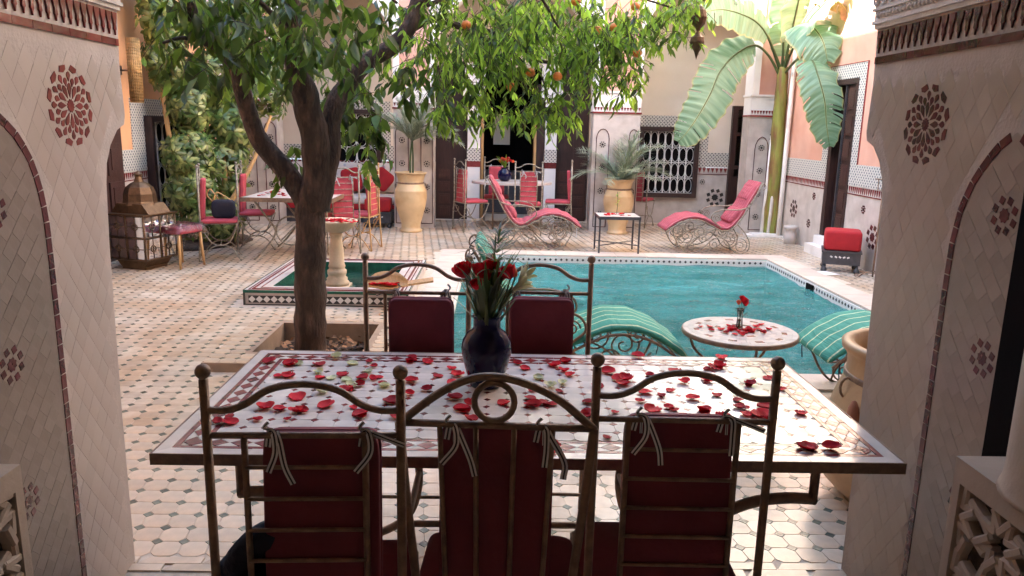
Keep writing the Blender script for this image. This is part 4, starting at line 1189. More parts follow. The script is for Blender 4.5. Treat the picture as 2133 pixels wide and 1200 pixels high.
def chair(label, loc, rz, style='slats', iron='iron', cloth='cushion', group=None, ties=True, curule=True, cx=0.0, name='iron_chair'):
    """origin under the back, +y is the side one sits facing"""
    t = thing(name, label, 'chair', loc, rz, group)
    I = M[iron]; C_ = M[cloth]; w = .205; r = .0095
    if style == 'slats':
        mb = MB()
        for s in (-1, 1):
            mb.tube([(s*w, 0, 0), (s*w, 0, 1.09)], .0105, 8)
            mb.sphere((s*w, 0, 1.107), .0185, 12, 8)
        mb.build('back_post', I, t) if False else None
        for s in (-1, 1):
            q = MB(); q.tube([(s*w, -.03, 0), (s*w, -.015, .25), (s*w, 0, .5), (s*w, 0, 1.09)], .0105, 8); q.sphere((s*w, 0, 1.107), .0165, 16, 10); q.build('back_post', I, t)
        q = MB(); q.tube(smooth_path([(-w, 0, 1.022), (-w+.045, 0, 1.022), (-w+.085, 0, 1.036), (-.07, 0, 1.068), (0, 0, 1.080), (.07, 0, 1.068), (w-.085, 0, 1.036), (w-.045, 0, 1.022), (w, 0, 1.022)], 5), .0082, 8); q.build('crest_arch', I, t)
        q = MB(); q.tube([(-w, 0, .965), (w, 0, .965)], .0075, 8)
        for s in (-1, 1): q.tube([(s*.128, 0, .965), (s*.128, 0, .44)], .0075, 8)
        q.build('back_frame', I, t)
        for k in range(6):
            z = .893-k*.074
            q = MB(); q.tube([(-.128, -.004, z), (.128, -.004, z)], .0048, 6); q.build('slat', I, t)
    else:
        q = MB()
        for s in (-1, 1): q.tube(smooth_path([(s*w*1.05, 0, .975), (s*w*.98, 0, .8), (s*w*.84, 0, .5), (s*w*.82, -.01, .25), (s*w*.86, -.03, 0)], 5), .0105, 8)
        q.build('back_post', I, t, kind=None)
        q = MB(); q.tube([(-w*1.06, 0, .975), (w*1.06, 0, .975)], .009, 8); q.build('back_rail', I, t)
        q = MB(); q.tube(smooth_path([(-w*1.06, 0, .972), (-w*.62, 0, 1.045), (-.05, 0, 1.083), (.03, 0, 1.083), (w*.62, 0, 1.045), (w*1.06, 0, .972)], 6), .0095, 8); q.build('crest_arch', I, t)
        q = MB(); q.tube(arc((-.005, 1.030), .044, 0, 2*PI, 22), .0075, 7, cap=False); q.build('ring', I, t)
        for s in (-.125, -.045, .04, .125):
            q = MB(); q.tube([(s, -.003, .972), (s*.85, -.003, .45)], .0062, 6); q.build('back_bar', I, t)
    # seat
    q = MB()
    q.tube([(-w, 0, .44), (-w, .40, .44), (w, .40, .44), (w, 0, .44), (-w, 0, .44)], .0095, 6); q.build('seat_frame', I, t)
    q = MB(); q.rbox((0, .205, .465), (.41, .41, .05), .02, puff=.25, exy=.18); q.build('seat_cushion', C_, t)
    rot = Matrix.Rotation(R(-4), 3, 'X')
    q = MB(); q.rbox((cx, .035, .715), (.254, .055, .485), .02, rot, exy=.15, ez=.18, er=.16); q.build('back_cushion', C_, t)
    q = MB(); lp = []
    for k in range(41):
        a = 2*PI*k/40
        lp.append(rot @ Vector((.127*math.copysign(abs(math.cos(a))**.14, math.cos(a)), -.002, .241*math.copysign(abs(math.sin(a))**.14, math.sin(a))))+Vector((cx, .035, .715)))
    q.tube(lp, .0038, 5, cap=False); q.build('piping', C_, t)
    # legs: two crossing half hoops on each side
    for s in (-1, 1):
        q = MB()
        if curule:
            q.tube(smooth_path([(s*w, -.01, .44), (s*w, .10, .24), (s*w, .21, .19), (s*w, .32, .24), (s*w, .41, .44)], 6), .008, 6)
            q.tube(smooth_path([(s*w, -.02, .0), (s*w, .09, .15), (s*w, .21, .19), (s*w, .33, .15), (s*w, .43, .0)], 6), .008, 6)
            q.sphere((s*w, .43, .012), .014, 8, 6)
            q.tube(arc((.03, .33), .05, 0, 2*PI, 14, 'yz', s*w), .005, 5)
        else:
            q.tube(smooth_path([(s*w, .40, .44), (s*w, .42, .2), (s*w, .40, 0)], 5), .009, 6)
        q.build('leg', I, t)
    q = MB(); q.tube([(-w, .21, .19), (w, .21, .19)], .007, 6); q.build('stretcher', I, t)
    if ties:
        def tie(pts, w_):
            q = MB(); ribbon(q, pts, w_); q.build('tie_ribbon', [M['ribb'], M['ribw']], t)
        for s in (-1, 1):
            x = s*.10+cx
            q2 = random.uniform
            tie([(x-.012, .02, .93), (x-.004, .012, .968), (x+.010, -.012, .972), (x+.012, -.014, .93), (x-.004+q2(-.02, .02), -.012, .885)], .0072)
            if style != 'slats' or s < 0:
                tie([(x+.012, .0, .972), (x+.022, -.014, .955), (x+.030+q2(0, .03), -.016, .90), (x+.045+q2(-.01, .03), -.016, .86)], .0072)
            else:
                tie([(x+.005, .0, .975), (x+.045, -.012, .963), (x+.085, -.014, .948)], .006)
            tie([(x+.006, .016, .925), (x+.004, .014, .968), (x-.010, -.010, .985), (x+.0, -.012, 1.0)], .0035)
    return t
NG = 'iron chairs drawn up to the near side of the mosaic table'
chair('near left bronze iron chair with slatted back, a dark jacket on its seat', (-.405, 1.53, 0), R(2), 'slats', group=NG, cx=.028)
chair('bronze iron chair with a ring in its arched crest, middle of the three near chairs', (.005, 1.575, 0), R(-3), 'ring', group=NG, cx=.0)
chair('bronze iron chair with slatted back at the near right of the table, seen from behind', (.438, 1.645, 0), R(-1), 'slats', group=NG, cx=-.0)
FG = 'iron chairs on the poolward side of the mosaic table'
chair('iron chair with maroon backrest facing us between the tree and the vase', (-.315, 2.96, 0), R(180), 'slats', group=FG, ties=True, cx=-.02)
chair('iron chair with maroon backrest facing us just right of the blue vase', (.175, 3.0, 0), R(178), 'slats', group=FG, ties=True, cx=-.01)

# dark jacket with plaid lining slumped on the near left chair
mb = MB(); NXJ, NYJ = 26, 22
vs = []
for j in range(NYJ+1):
    for i in range(NXJ+1):
        u, v = i/NXJ, j/NYJ
        x = -.66+u*.28+.05*math.sin(v*3); y = 1.575+v*.30
        z = .50+.17*math.sin(PI*min(1, u*1.15))*(1-.4*v)+.045*noise.noise(Vector((u*5, v*5, 1)))+.02*noise.noise(Vector((u*14, v*11, 5)))
        if u < .25: z -= (0.25-u)*1.5
        vs.append((x, y, z))
n_ = len(vs)
vs += [(x, y, z-.012) for x, y, z in vs]
fs = []
for j in range(NYJ):
    for i in range(NXJ):
        a = j*(NXJ+1)+i
        fs.append((a, a+1, a+NXJ+2, a+NXJ+1)); fs.append((n_+a, n_+a+NXJ+1, n_+a+NXJ+2, n_+a+1))
for i in range(NXJ):
    fs.append((i, n_+i, n_+i+1, i+1)); b = NYJ*(NXJ+1)+i; fs.append((b, b+1, n_+b+1, n_+b))
for j in range(NYJ):
    a = j*(NXJ+1); fs.append((a, a+NXJ+1, n_+a+NXJ+1, n_+a)); b = a+NXJ; fs.append((b, n_+b, n_+b+NXJ+1, b+NXJ+1))
jk = thing('jacket', 'dark jacket with plaid lining slumped on the seat of the near left chair', 'jacket', (0, 0, 0))
mb.add(vs, fs, True); mb.build('body', M['jacket'], jk)
mb = MB(); mb.rbox((-.60, 1.60, .505), (.10, .12, .13), .02, Matrix.Rotation(R(35), 3, 'Y')); mb.build('folded_lining', M['plaid'], jk)
mb = MB(); mb.tube(smooth_path([(-.60, 1.62, .58), (-.57, 1.58, .645), (-.52, 1.56, .70), (-.46, 1.58, .72)], 5), [.05]+[.035]*15, 10); mb.build('sleeve', M['jacket'], jk)

# ---------------------------------------------------------------- petals
def petal_mesh(m, seed):
    rnd_ = random.Random(seed); q = MB(); NU, NV = 7, 6
    cup = rnd_.uniform(.35, .8); curl = rnd_.uniform(-.35, .5)
    vs = []
    for j in range(NV+1):
        v = j/NV
        wd = (math.sin(PI*(0.12+.80*v))**.7)*.52
        for i in range(NU+1):
            u = 2*i/NU-1
            x = u*wd; y = v-.5
            z = cup*(x*x*1.6+(y*y)*.8)+curl*max(0, v-.7)**2*2+.05*math.sin(u*5+seed)*v
            vs.append((x, y, z))
    z0 = min(p[2] for p in vs)
    vs = [(x, y, z-z0) for x, y, z in vs]
    fs = [(j*(NU+1)+i, j*(NU+1)+i+1, (j+1)*(NU+1)+i+1, (j+1)*(NU+1)+i) for j in range(NV) for i in range(NU)]
    n0 = len(vs)
    q.add(vs+[(x*.98, y*.98, z+.035) for x, y, z in vs], fs+[tuple(n0+a for a in f[::-1]) for f in fs]+
          [(i, n0+i, n0+i+1, i+1) for i in range(NU)]+[(NV*(NU+1)+i+1, n0+NV*(NU+1)+i+1, n0+NV*(NU+1)+i, NV*(NU+1)+i) for i in range(NU)], True)
    return q.mesh('rose_petal', m)
pm = [petal_mesh(M['petal'], k) for k in range(8)]
pc = [petal_mesh(M['petal_c'], 20+k) for k in range(4)]
RED= [(-0.824, 2.669), (-0.741, 2.645), (-0.639, 2.645), (-0.463, 2.688), (-0.439, 2.632), (-0.53, 2.53), (-0.746, 2.508), (-0.712, 2.51), (-0.601, 2.504), (-0.456, 2.501), (-0.403, 2.514), (-0.453, 2.428), (-0.38, 2.452), (-0.285, 2.477), (-0.315, 2.741), (-0.313, 2.691), (-0.25, 2.69), (-0.157, 2.623), (-0.199, 2.535), (-0.129, 2.545), (-0.141, 2.469), (-0.484, 2.381), (-0.226, 2.392), (-0.277, 2.353), (-0.326, 2.28), (-0.628, 2.304), (-0.702, 2.212), (-0.655, 2.197), (-0.602, 2.183), (-0.521, 2.237), (-0.435, 2.223), (-0.397, 2.149), (-0.696, 2.114), (-0.609, 2.118), (-0.784, 2.135), (-0.801, 2.09), (-0.767, 2.091), (-0.293, 2.153), (-0.129, 2.316), (-0.098, 2.219), (-0.076, 2.273), (-0.068, 2.138), (0.029, 2.277), (0.083, 2.692), (0.11, 2.634), (0.219, 2.675), (0.264, 2.726), (0.247, 2.613), (0.268, 2.568), (0.126, 2.4), (0.216, 2.398), (0.116, 2.326), (0.127, 2.281), (0.159, 2.282), (0.408, 2.609), (0.349, 2.454), (0.441, 2.479), (0.461, 2.533), (0.555, 2.582), (0.656, 2.633), (0.782, 2.663), (0.816, 2.681), (0.878, 2.81), (0.975, 2.569), (0.875, 2.482), (0.983, 2.452), (0.66, 2.51), (0.748, 2.525), (0.739, 2.382), (0.651, 2.349), (0.592, 2.424), (0.549, 2.364), (0.502, 2.397), (0.47, 2.314), (0.553, 2.263), (0.496, 2.234), (0.374, 2.213), (0.3, 2.297), (0.29, 2.209), (0.26, 2.167), (0.657, 2.224), (0.585, 2.171), (0.697, 2.178), (0.795, 2.264), (0.782, 2.212), (0.826, 2.213), (0.867, 2.276), (0.834, 2.18), (0.96, 2.227), (0.871, 1.965), (0.944, 1.963), (0.322, 2.016), (0.169, 1.955), (0.153, 1.915), (0.138, 1.895), (0.553, 2.814), (0.796, 2.336)]
CRE= [(-0.713, 2.646), (-0.521, 2.661), (-0.595, 2.739), (-0.62, 2.558), (-0.561, 2.496), (-0.506, 2.477), (-0.478, 2.417), (-0.56, 2.354), (0.152, 2.529), (0.189, 2.447), (0.233, 2.48), (-0.447, 2.567), (-0.369, 2.421)]
RND= [(1.243, 4.245), (1.23, 4.16), (1.293, 4.184), (1.36, 4.263), (1.358, 4.188), (1.34, 4.085), (1.375, 4.067), (1.464, 4.216), (1.521, 4.262), (1.514, 4.198), (1.517, 4.126), (1.411, 4.12), (1.299, 4.113), (1.401, 4.212), (1.454, 4.143), (1.571, 4.202), (1.186, 4.241), (1.565, 4.309)]

ex = []
for x, y in RED:
    if random.random() < .20: ex.append((x+random.uniform(-.03, .03), y+random.uniform(-.022, .022)))
RED_ALL = [p for p in RED+ex if TX0+.02 < p[0] < TX1-.02 and TY0+.015 < p[1] < TY1-.01]
def scatter(pts, meshes, z, s0, s1, label, group, cat='petal'):
    for x, y in pts:
        s = random.uniform(s0, s1)
        o = inst('rose_petal', random.choice(meshes), None, (x, y, z), (random.uniform(-.12, .12), random.uniform(-.12, .12), random.uniform(0, 6.28)), (s, s*random.uniform(.8, 1.2), s*random.uniform(.6, 1.1)))
        o.location.z = z+.0015
        tag(o, label, cat, group)
scatter(RED_ALL, pm, TZ, .024, .056, 'red rose petal lying on the mosaic dining table', 'red petals scattered on the dining table')
scatter(CRE, pc, TZ, .028, .045, 'cream petal lying among the red ones on the dining table', 'cream petals scattered on the dining table')

# ---------------------------------------------------------------- vase with bouquet
mb = MB()
mb.lathe([(.0, 0), (.052, 0), (.055, .004), (.062, .03), (.074, .07), (.083, .11), (.085, .135), (.080, .160), (.066, .184), (.048, .198), (.0455, .206), (.0455, .232), (.049, .240), (.049, .246), (.044, .246), (.042, .235), (.042, .2), (.0, .19)], n=48, wob=.006)
VX, VY = -.030, 2.455
tag(mb.build('vase', M['cobalt'], None, (VX, VY, TZ+.0005)), 'glossy dark blue ceramic vase in the middle of the mosaic dining table', 'vase')
bq = thing('bouquet', 'bouquet of red roses and spiky grass standing in the dark blue vase', 'bouquet', (VX, VY, TZ+.20))
def rose_mesh(m, seed, open_=1.0):
    rnd_ = random.Random(seed); q = MB()
    for ring, (n, r0, h, tilt) in enumerate(((3, .25, .62, .05), (4, .42, .60, .18), (5, .60, .55, .35), (6, .80, .48, .62))):
        for k in range(n):
            a = 2*PI*k/n+ring*.7+rnd_.uniform(-.2, .2)
            NU, NV = 4, 4; vs = []
            for j in range(NV+1):
                v = j/NV
                for i in range(NU+1):
                    u = 2*i/NU-1
                    ang = a+u*(1.0-.08*ring)*(.6+.4*math.sin(PI*v*.8+.2))
                    rr = r0*(.35+.65*math.sin(v*PI*.55))*open_+tilt*.35*max(0, v-.75)*4*.35
                    vs.append((rr*math.cos(ang)*.5, rr*math.sin(ang)*.5, v*h*(1-.12*u*u)+.04*math.sin(7*u+k)*v))
            fs = [(j*(NU+1)+i, j*(NU+1)+i+1, (j+1)*(NU+1)+i+1, (j+1)*(NU+1)+i) for j in range(NV) for i in range(NU)]
            q.add(vs, fs, True)
    q.sphere((0, 0, .12), .16, 10, 6)
    return q.mesh('rose', m)
rm = [rose_mesh(M['petal'], 1), rose_mesh(M['petal'], 2, .9), rose_mesh(M['rose_o'], 3, .8)]
heads = [(-.075, .0, .205, .080, 0, -25, 0), (-.030, -.03, .215, .070, 1, -5, 20), (.015, .02, .225, .065, 0, 10, 0), (.078, -.01, .205, .078, 1, 28, 0), (.095, .02, .205, .060, 2, 45, 0), (-.005, .03, .185, .065, 0, 0, -20), (-.035, -.05, .175, .055, 1, -10, 25), (.045, .03, .190, .062, 0, 12, -10)]
for x, y, z, s, k, ty, tx in heads:
    inst('rose', rm[k], bq, (x, y, z-.03), (R(tx), R(ty), random.uniform(0, 6)), (s, s, s))
    q = MB(); q.tube(smooth_path([(x*.15, y*.15, -.12), (x*.35, y*.4, .03), (x*.8, y*.8, z*.6), (x, y, z-.02)], 5), .0028, 6); q.build('stem', M['stemg'], bq)
# cream lily on the right
q = MB()
for k in range(6):
    a = 2*PI*k/6
    pts = [(0, 0, 0), (.012*math.cos(a), .012*math.sin(a), .03), (.022*math.cos(a), .022*math.sin(a), .055), (.034*math.cos(a), .034*math.sin(a), .066)]
    q.tube(pts, [.006, .010, .009, .002], 6, flat=.3)
ly = q.mesh('lily', M['petal_c'])
inst('lily', ly, bq, (.085, -.02, .135), (0, R(55), 0)); inst('lily', ly, bq, (.105, .0, .165), (0, R(70), 1))
q = MB(); q.tube(smooth_path([(.01, 0, -.1), (.03, -.01, .04), (.085, -.02, .138)], 5), .0025, 6); q.build('stem', M['stemg'], bq)
def blade(q, p0, d, L_, w, droop, seg=5):
    p = Vector(p0); d = Vector(d).normalized(); s = d.cross(Vector((0, 0, 1)))
    s = s.normalized() if s.length > 1e-3 else Vector((1, 0, 0))
    vs = []; st = L_/seg
    for k in range(seg+1):
        ww = w*math.sin(PI*(.12+.86*k/seg))
        nn = s.cross(d)*ww*.25
        vs += [p-s*ww, p+nn, p+s*ww]
        p = p+d*st; d = (d+Vector((0, 0, -droop))).normalized()
    fs = []
    for k in range(seg):
        a = k*3; fs += [(a, a+1, a+4, a+3), (a+1, a+2, a+5, a+4)]
    q.add(vs, fs, True)
rs = random.Random(5)
for k in range(80):      # filler foliage low in the bouquet
    q = MB(); a = rs.uniform(0, 6.28); sp = rs.uniform(.1, .75)
    x, y = .02*math.cos(a), .02*math.sin(a)
    blade(q, (x, y, rs.uniform(-.02, .12)), (sp*math.cos(a), sp*math.sin(a), 1), rs.uniform(.09, .20), rs.uniform(.004, .010), rs.uniform(.02, .16))
    q.build('foliage_blade', M['spike'] if k % 3 else M['stemg'], bq)
hub = Vector((.02, .0, .26))
for tier, (zz, n, L_) in enumerate(((.15, 8, .06), (.19, 10, .07), (.225, 13, .095), (.255, 12, .10), (.285, 9, .08), (.31, 7, .055))):
    for k in range(n):
        a = 2*PI*k/n+tier*.4+rs.uniform(-.15, .15); q = MB()
        blade(q, (.02+tier*.003, 0, zz), (math.cos(a), math.sin(a), rs.uniform(.15, .7)+tier*.08), L_*rs.uniform(1.2, 1.75), .0042, rs.uniform(.08, .2), 6); q.build('spiky_leaf', M['spike'], bq)
q = MB(); q.tube([(.0, 0, -.1), (.015, 0, .1), (.025, 0, .31)], .0025, 6); q.build('stem', M['stemg'], bq)

# ---------------------------------------------------------------- chaise longues
def lounger(label, loc, rz, fabric, iron, mir=1, extra='pillow', group=None, s=1.0):
    """profile in local xz: head at x=0, foot at x=1.3"""
    t = thing('chaise_lounge', label, 'lounger', loc, rz, group)
    prof = [(0.0, .95), (.06, .84), (.14, .68), (.24, .50), (.33, .375), (.42, .315), (.52, .32), (.64, .38), (.78, .445), (.92, .455), (1.05, .42), (1.18, .34), (1.25, .28)]
    P_ = [(p.x, p.z) for p in smooth_path([(mir*a, 0, b) for a, b in prof], 4)]
    hw = .27; I = M[iron]
    q = MB()
    for sy in (-1, 1): q.tube([(x, sy*hw, z) for x, z in P_], .009, 6)
    q.build('side_rail', I, t, kind=None)
    for k in range(3, len(P_)-2, 3):
        q = MB(); q.tube([(P_[k][0], -hw, P_[k][1]-.004), (P_[k][0], hw, P_[k][1]-.004)], .0055, 5); q.build('cross_bar', I, t)
    # scrollwork on both sides
    for sy in (-1, 1):
        q = MB(); y = sy*hw
        T = lambda pts: [(mir*a, y, c) for a, _, c in pts]
        def tb_(pts, r=.0065): q.tube(T(pts), r, 6)
        # base: two big scrolls joined by an S
        tb_(smooth_path([(.30, 0, .40), (.20, 0, .30), (.12, 0, .16), (.14, 0, .05), (.24, 0, .008), (.34, 0, .05), (.40, 0, .14), (.50, 0, .22), (.62, 0, .20), (.72, 0, .10), (.84, 0, .012), (.97, 0, .015), (1.06, 0, .08), (1.13, 0, .20), (1.18, 0, .33)], 5), .0085)
        tb_(smooth_path([(.42, 0, .31), (.46, 0, .20), (.56, 0, .10), (.68, 0, .05), (.80, 0, .02)], 5), .007)
        tb_(smooth_path([(.58, 0, .35), (.70, 0, .28), (.84, 0, .22), (.96, 0, .12), (1.0, 0, .02)], 5), .007)
        for c, r0, a0, tn in (((.24, .115), .10, PI*.5, 1.6), ((.33, .24), .065, 0, -1.5), ((.80, .30), .10, PI, 1.7), ((.98, .24), .105, .3, -1.8), ((.92, .10), .08, PI*1.5, 1.5), ((.60, .13), .07, PI*.5, -1.4), ((1.07, .30), .055, 2, 1.5)):
            tb_(spiral(c, r0, r0*.18, a0, tn, 26))
        # arm
        tb_(smooth_path([(.16, 0, .64), (.30, 0, .60), (.48, 0, .60), (.62, 0, .56), (.66, 0, .48), (.60, 0, .42), (.52, 0, .36)], 5), .0085)
        tb_(spiral((.58, .49), .05, .012, 0, 1.6, 22), .005)
        tb_(smooth_path([(.0, 0, .95), (-.03, 0, .93), (-.035, 0, .89), (-.005, 0, .87)], 4), .006)
        q.build('scroll_side', I, t)
    for x, z in ((.84, .014), (.24, .01), (.5, .22)):
        q = MB(); q.tube([(mir*x, -hw, z), (mir*x, hw, z)], .0065, 6); q.build('stretcher', I, t)
    # cushion
    path = [(x, z+.006) for x, z in P_] if mir > 0 else [(x, z+.006) for x, z in P_][::-1]
    q = MB(); q.sweep(path, .54, .060, ridge=.12 if fabric == 'green_fab' else .26); q.build('cushion', M[fabric], t)
    q = MB()
    if extra == 'pillow':
        q.rbox((mir*.115, 0, .80), (.20, .46, .085), .02, Matrix.Rotation(mir*R(60), 3, 'Y'), puff=.3); q.build('head_pillow', M[fabric], t)
        q = MB(); q.rbox((mir*.30, 0, .50), (.24, .48, .11), .02, Matrix.Rotation(mir*R(52), 3, 'Y'), puff=.3); q.build('lumbar_pillow', M[fabric], t)
    q = MB()
    for k, (a, b) in enumerate(((.02, .93), (1.2, .31))):
        for sy in (-1, 1): q.tube(smooth_path([(mir*a, sy*.26, b), (mir*(a-.05 if k == 0 else a+.01), sy*.275, b-.05), (mir*(a-.06 if k == 0 else a), sy*.28, b-.13)], 4), .004, 5)
    q.build('tie_cord', M['ribw'] if fabric != 'green_fab' else M['ribb'], t)
    return t
lounger('rosy striped chaise lounge left of the little square table, head end to the left', (-.14, 10.42, 0), R(0), 'coral_str', 'pale_iron', 1)
lounger('rosy striped chaise lounge under the banana leaves, head end to the right', (3.52, 10.35, 0), R(0), 'coral_str', 'pale_iron', -1)
lounger('green striped chaise lounge beside the pool just behind the mosaic table', (-.14, 4.50, 0), R(0), 'green_fab', 'iron', 1, extra='none')
lounger('green striped chaise lounge half hidden behind the big urn at the right', (3.22, 4.48, 0), R(0), 'green_fab', 'iron', -1, extra='none')

# ---------------------------------------------------------------- round side table
rt = thing('round_table', 'small round mosaic table at the pool edge with a rose in a glass', 'table', (1.40, 4.19, 0))
mb = MB(); mb.lathe([(.0, .478), (.318, .478), (.325, .482), (.325, .503), (.318, .505), (.0, .505)], n=56); mb.build('table_rim', M['iron'], rt)
k_ = 0
for ring in range(1, 11):
    r0, r1 = ring*.029, (ring+1)*.029-.0012
    n = max(8, int(2*PI*r0/.045))
    if ring == 1: r0 = .0
    for k in range(n if ring > 1 else 1):
        a0, a1 = 2*PI*k/n+ring*.3, 2*PI*(k+1)/n+ring*.3-.0015/max(r1, .03)
        if ring == 1: pl = [(r1*math.cos(2*PI*q_/16), r1*math.sin(2*PI*q_/16)) for q_ in range(16)]
        else: pl = [(r0*math.cos(a0), r0*math.sin(a0)), (r1*math.cos(a0), r1*math.sin(a0)), (r1*math.cos((a0+a1)/2)*1.0, r1*math.sin((a0+a1)/2)), (r1*math.cos(a1), r1*math.sin(a1)), (r0*math.cos(a1), r0*math.sin(a1))]
        q = MB(); h = random.uniform(.0012, .0022); tx = random.uniform(-.015, .015)
        cx_, cy_ = sum(p[0] for p in pl)/len(pl), sum(p[1] for p in pl)/len(pl)
        q.prism([(u-cx_, v-cy_) for u, v in pl], lambda u, v, d: (u, v, d*(h+u*tx)), 0, 1); q.build('tile', M['table_tile'] if (ring % 4 or k % 3) else M['red_tile'], rt, (cx_, cy_, .505))
for k in range(3):
    a = 2*PI*k/3+.55
    q = MB(); q.tube(smooth_path([(.29*math.cos(a), .29*math.sin(a), .48), (.25*math.cos(a), .25*math.sin(a), .36), (.10*math.cos(a), .10*math.sin(a), .22), (.20*math.cos(a), .20*math.sin(a), .08), (.27*math.cos(a), .27*math.sin(a), 0)], 6), .008, 6); q.build('leg', M['iron'], rt)
scatter([(x, y) for x, y in RND], pm, .5075, .030, .044, 'red rose petal lying on the small round table by the pool', 'petals on the round table')
scatter([(1.40+random.gauss(0, .07), 4.16+random.gauss(0, .05)) for _ in range(14)], pm, .509, .028, .040, 'red rose petal lying on the small round table by the pool', 'petals on the round table')
gv = thing('bud_vase', 'slim clear glass bud vase in the middle of the round table', 'vase', (1.40, 4.20, .508))
mb = MB(); mb.lathe([(.0, 0), (.022, 0), (.021, .004), (.018, .03), (.015, .07), (.018, .11), (.021, .125), (.019, .124), (.0165, .11), (.0135, .07), (.016, .03), (.018, .008), (.0, .007)], n=20); mb.build('glass_body', M['glass'], gv)
mb = MB(); mb.lathe([(.0, .008), (.0165, .010), (.0155, .03), (.0135, .06), (.0, .06)], n=16); mb.build('water_fill', M['glass'], gv)
rp_ = thing('cut_roses', 'red and orange roses in the glass vase on the round table', 'flowers', (1.40, 4.20, .52))
for x, y, z, s, k in ((.018, 0, .15, .055, 0), (.030, .01, .135, .05, 1), (-.012, 0, .145, .042, 2), (.008, .015, .165, .045, 1)):
    inst('rose', rm[k], rp_, (x, y, z-.01), (0, x*9, x*50), (s, s, s*1.1))
    q = MB(); q.tube(smooth_path([(-x*.3, 0, .0), (x*.1, 0, .07), (x, y, z)], 4), .002, 5); q.build('stem', M['stemg'], rp_)
for k in range(5):
    q = MB(); blade(q, (0, 0, .05+.01*k), (math.cos(k*1.3), math.sin(k*1.3), 1.2), .07, .006, .1); q.build('leaf', M['stemg'], rp_)

# ---------------------------------------------------------------- small square side table by the far pool edge
sq = thing('square_table', 'small square iron side table between the two rosy loungers', 'table', (1.60, 10.10, 0))
mb = MB(); mb.box(-.27, .27, -.25, .25, .475, .50); mb.build('table_top', M['marble'], sq)
mb = MB(); mb.box(-.275, .275, -.256, -.25, .462, .504); mb.box(-.275, .275, .25, .256, .462, .504); mb.box(-.276, -.27, -.25, .25, .462, .504); mb.box(.27, .276, -.25, .25, .462, .504); mb.build('top_frame', M['grey_metal'], sq)
for sx in (-1, 1):
    for sy in (-1, 1):
        mb = MB(); mb.box(sx*.26-.011, sx*.26+.011, sy*.24-.011, sy*.24+.011, 0, .47); mb.build('leg', M['grey_metal'], sq)
mb = MB(); mb.tube([(-.26, -.24, .12), (.26, .24, .12)], .007, 5); mb.tube([(-.26, .24, .12), (.26, -.24, .127)], .007, 5); mb.build('stretcher', M['grey_metal'], sq)
scatter([(1.60+random.uniform(-.18, .15), 10.1+random.uniform(-.12, .12)) for _ in range(16)], pm, .50, .04, .055, 'red petal on the small square table at the far pool edge', 'petals on the square table')
bt = thing('slim_plant', 'tiny potted green sprig standing on the square side table', 'plant', (1.60, 10.18, .504))
mb = MB(); mb.tube(smooth_path([(0, 0, 0), (.01, 0, .15), (0, 0, .30)], 4), .004, 5); mb.build('stem', M['stemg'], bt)
for k in range(9):
    a = k*2.4; q = MB(); blade(q, (.005, 0, .10+k*.022), (math.cos(a), math.sin(a), .5), .06, .016, .15); q.build('leaf', M['leaf_l'], bt)

# ---------------------------------------------------------------- urns
def urn(label, loc, prof, handles, s=1.0, group=None, m='urn'):
    t = thing('clay_urn', label, 'urn', loc, 0, group)
    mb = MB(); mb.lathe([(r*s, z*s) for r, z in prof], n=56, wob=.004); mb.build('body', M[m], t)
    zb = handles
    mb = MB(); rr = None
    for (r0, z0), (r1, z1) in zip(prof[:-1], prof[1:]):
        if z0 <= zb <= z1 and rr is None: rr = r0+(r1-r0)*(zb-z0)/(z1-z0)
    mb.lathe([((rr+.003)*s, (zb-.014)*s), ((rr+.006)*s, zb*s-.01), ((rr+.006)*s, (zb+.01)*s), ((rr+.003)*s, (zb+.014)*s)], n=40); mb.build('iron_band', M['iron'], t)
    for a in (0, PI):
        q = MB(); ca, sa = math.cos(a), math.sin(a)
        q.tube([((rr+.015+.03*math.sin(t_))*s*ca, (rr+.03)*s*sa, (zb-.045+.045*math.cos(t_))*s) for t_ in [2*PI*k/12 for k in range(13)]], .006, 6); q.build('ring_handle', M['iron'], t)
    return t
profA = [(.0,0),(.165,0),(.17,.035),(.145,.045),(.150,.09),(.145,.12),(.175,.22),(.215,.35),(.243,.48),(.248,.56),(.240,.62),(.243,.63),(.236,.645),(.215,.70),(.195,.745),(.193,.78),(.215,.86),(.232,.895),(.245,.90),(.245,.915),(.215,.915),(.19,.86),(.17,.80),(.0,.80)]
urn('tall glazed clay urn with a young palm, standing before the left pier by the sofa', (-1.34, 11.72, 0), profA, .752)
profB = [(r*.96, z*.94) for r, z in profA]
urn('tall glazed clay urn with a bushy palm, standing behind the small square table', (1.90, 11.95, 0), profB, .705)
profC = [(.0,0),(.26,0),(.27,.03),(.315,.06),(.365,.11),(.392,.17),(.398,.23),(.39,.30),(.37,.39),(.345,.48),(.315,.56),(.303,.62),(.305,.66),(.318,.69),(.332,.70),(.335,.725),(.315,.735),(.285,.728),(.27,.66),(.265,.4),(.0,.3)]
urn('big ochre urn with an iron band, empty and half hidden behind the right pillar', (1.86, 3.12, 0), profC, .585, m='ochre_urn')
mb = MB(); mb.lathe([(.0,-.02),(.022,-.015),(.03,.03),(.022,.09),(.010,.12),(.0,.125)], n=14)
tag(mb.build('hanging_gourd', M['terra'], None, (1.515, 3.00, .40)), 'brown tassel-like gourd hanging from the rim of the big urn', 'gourd')
mb = MB(); mb.lathe([(.0, 0), (.19, 0), (.2, .02), (.19, .03), (.0, .03)], n=30)

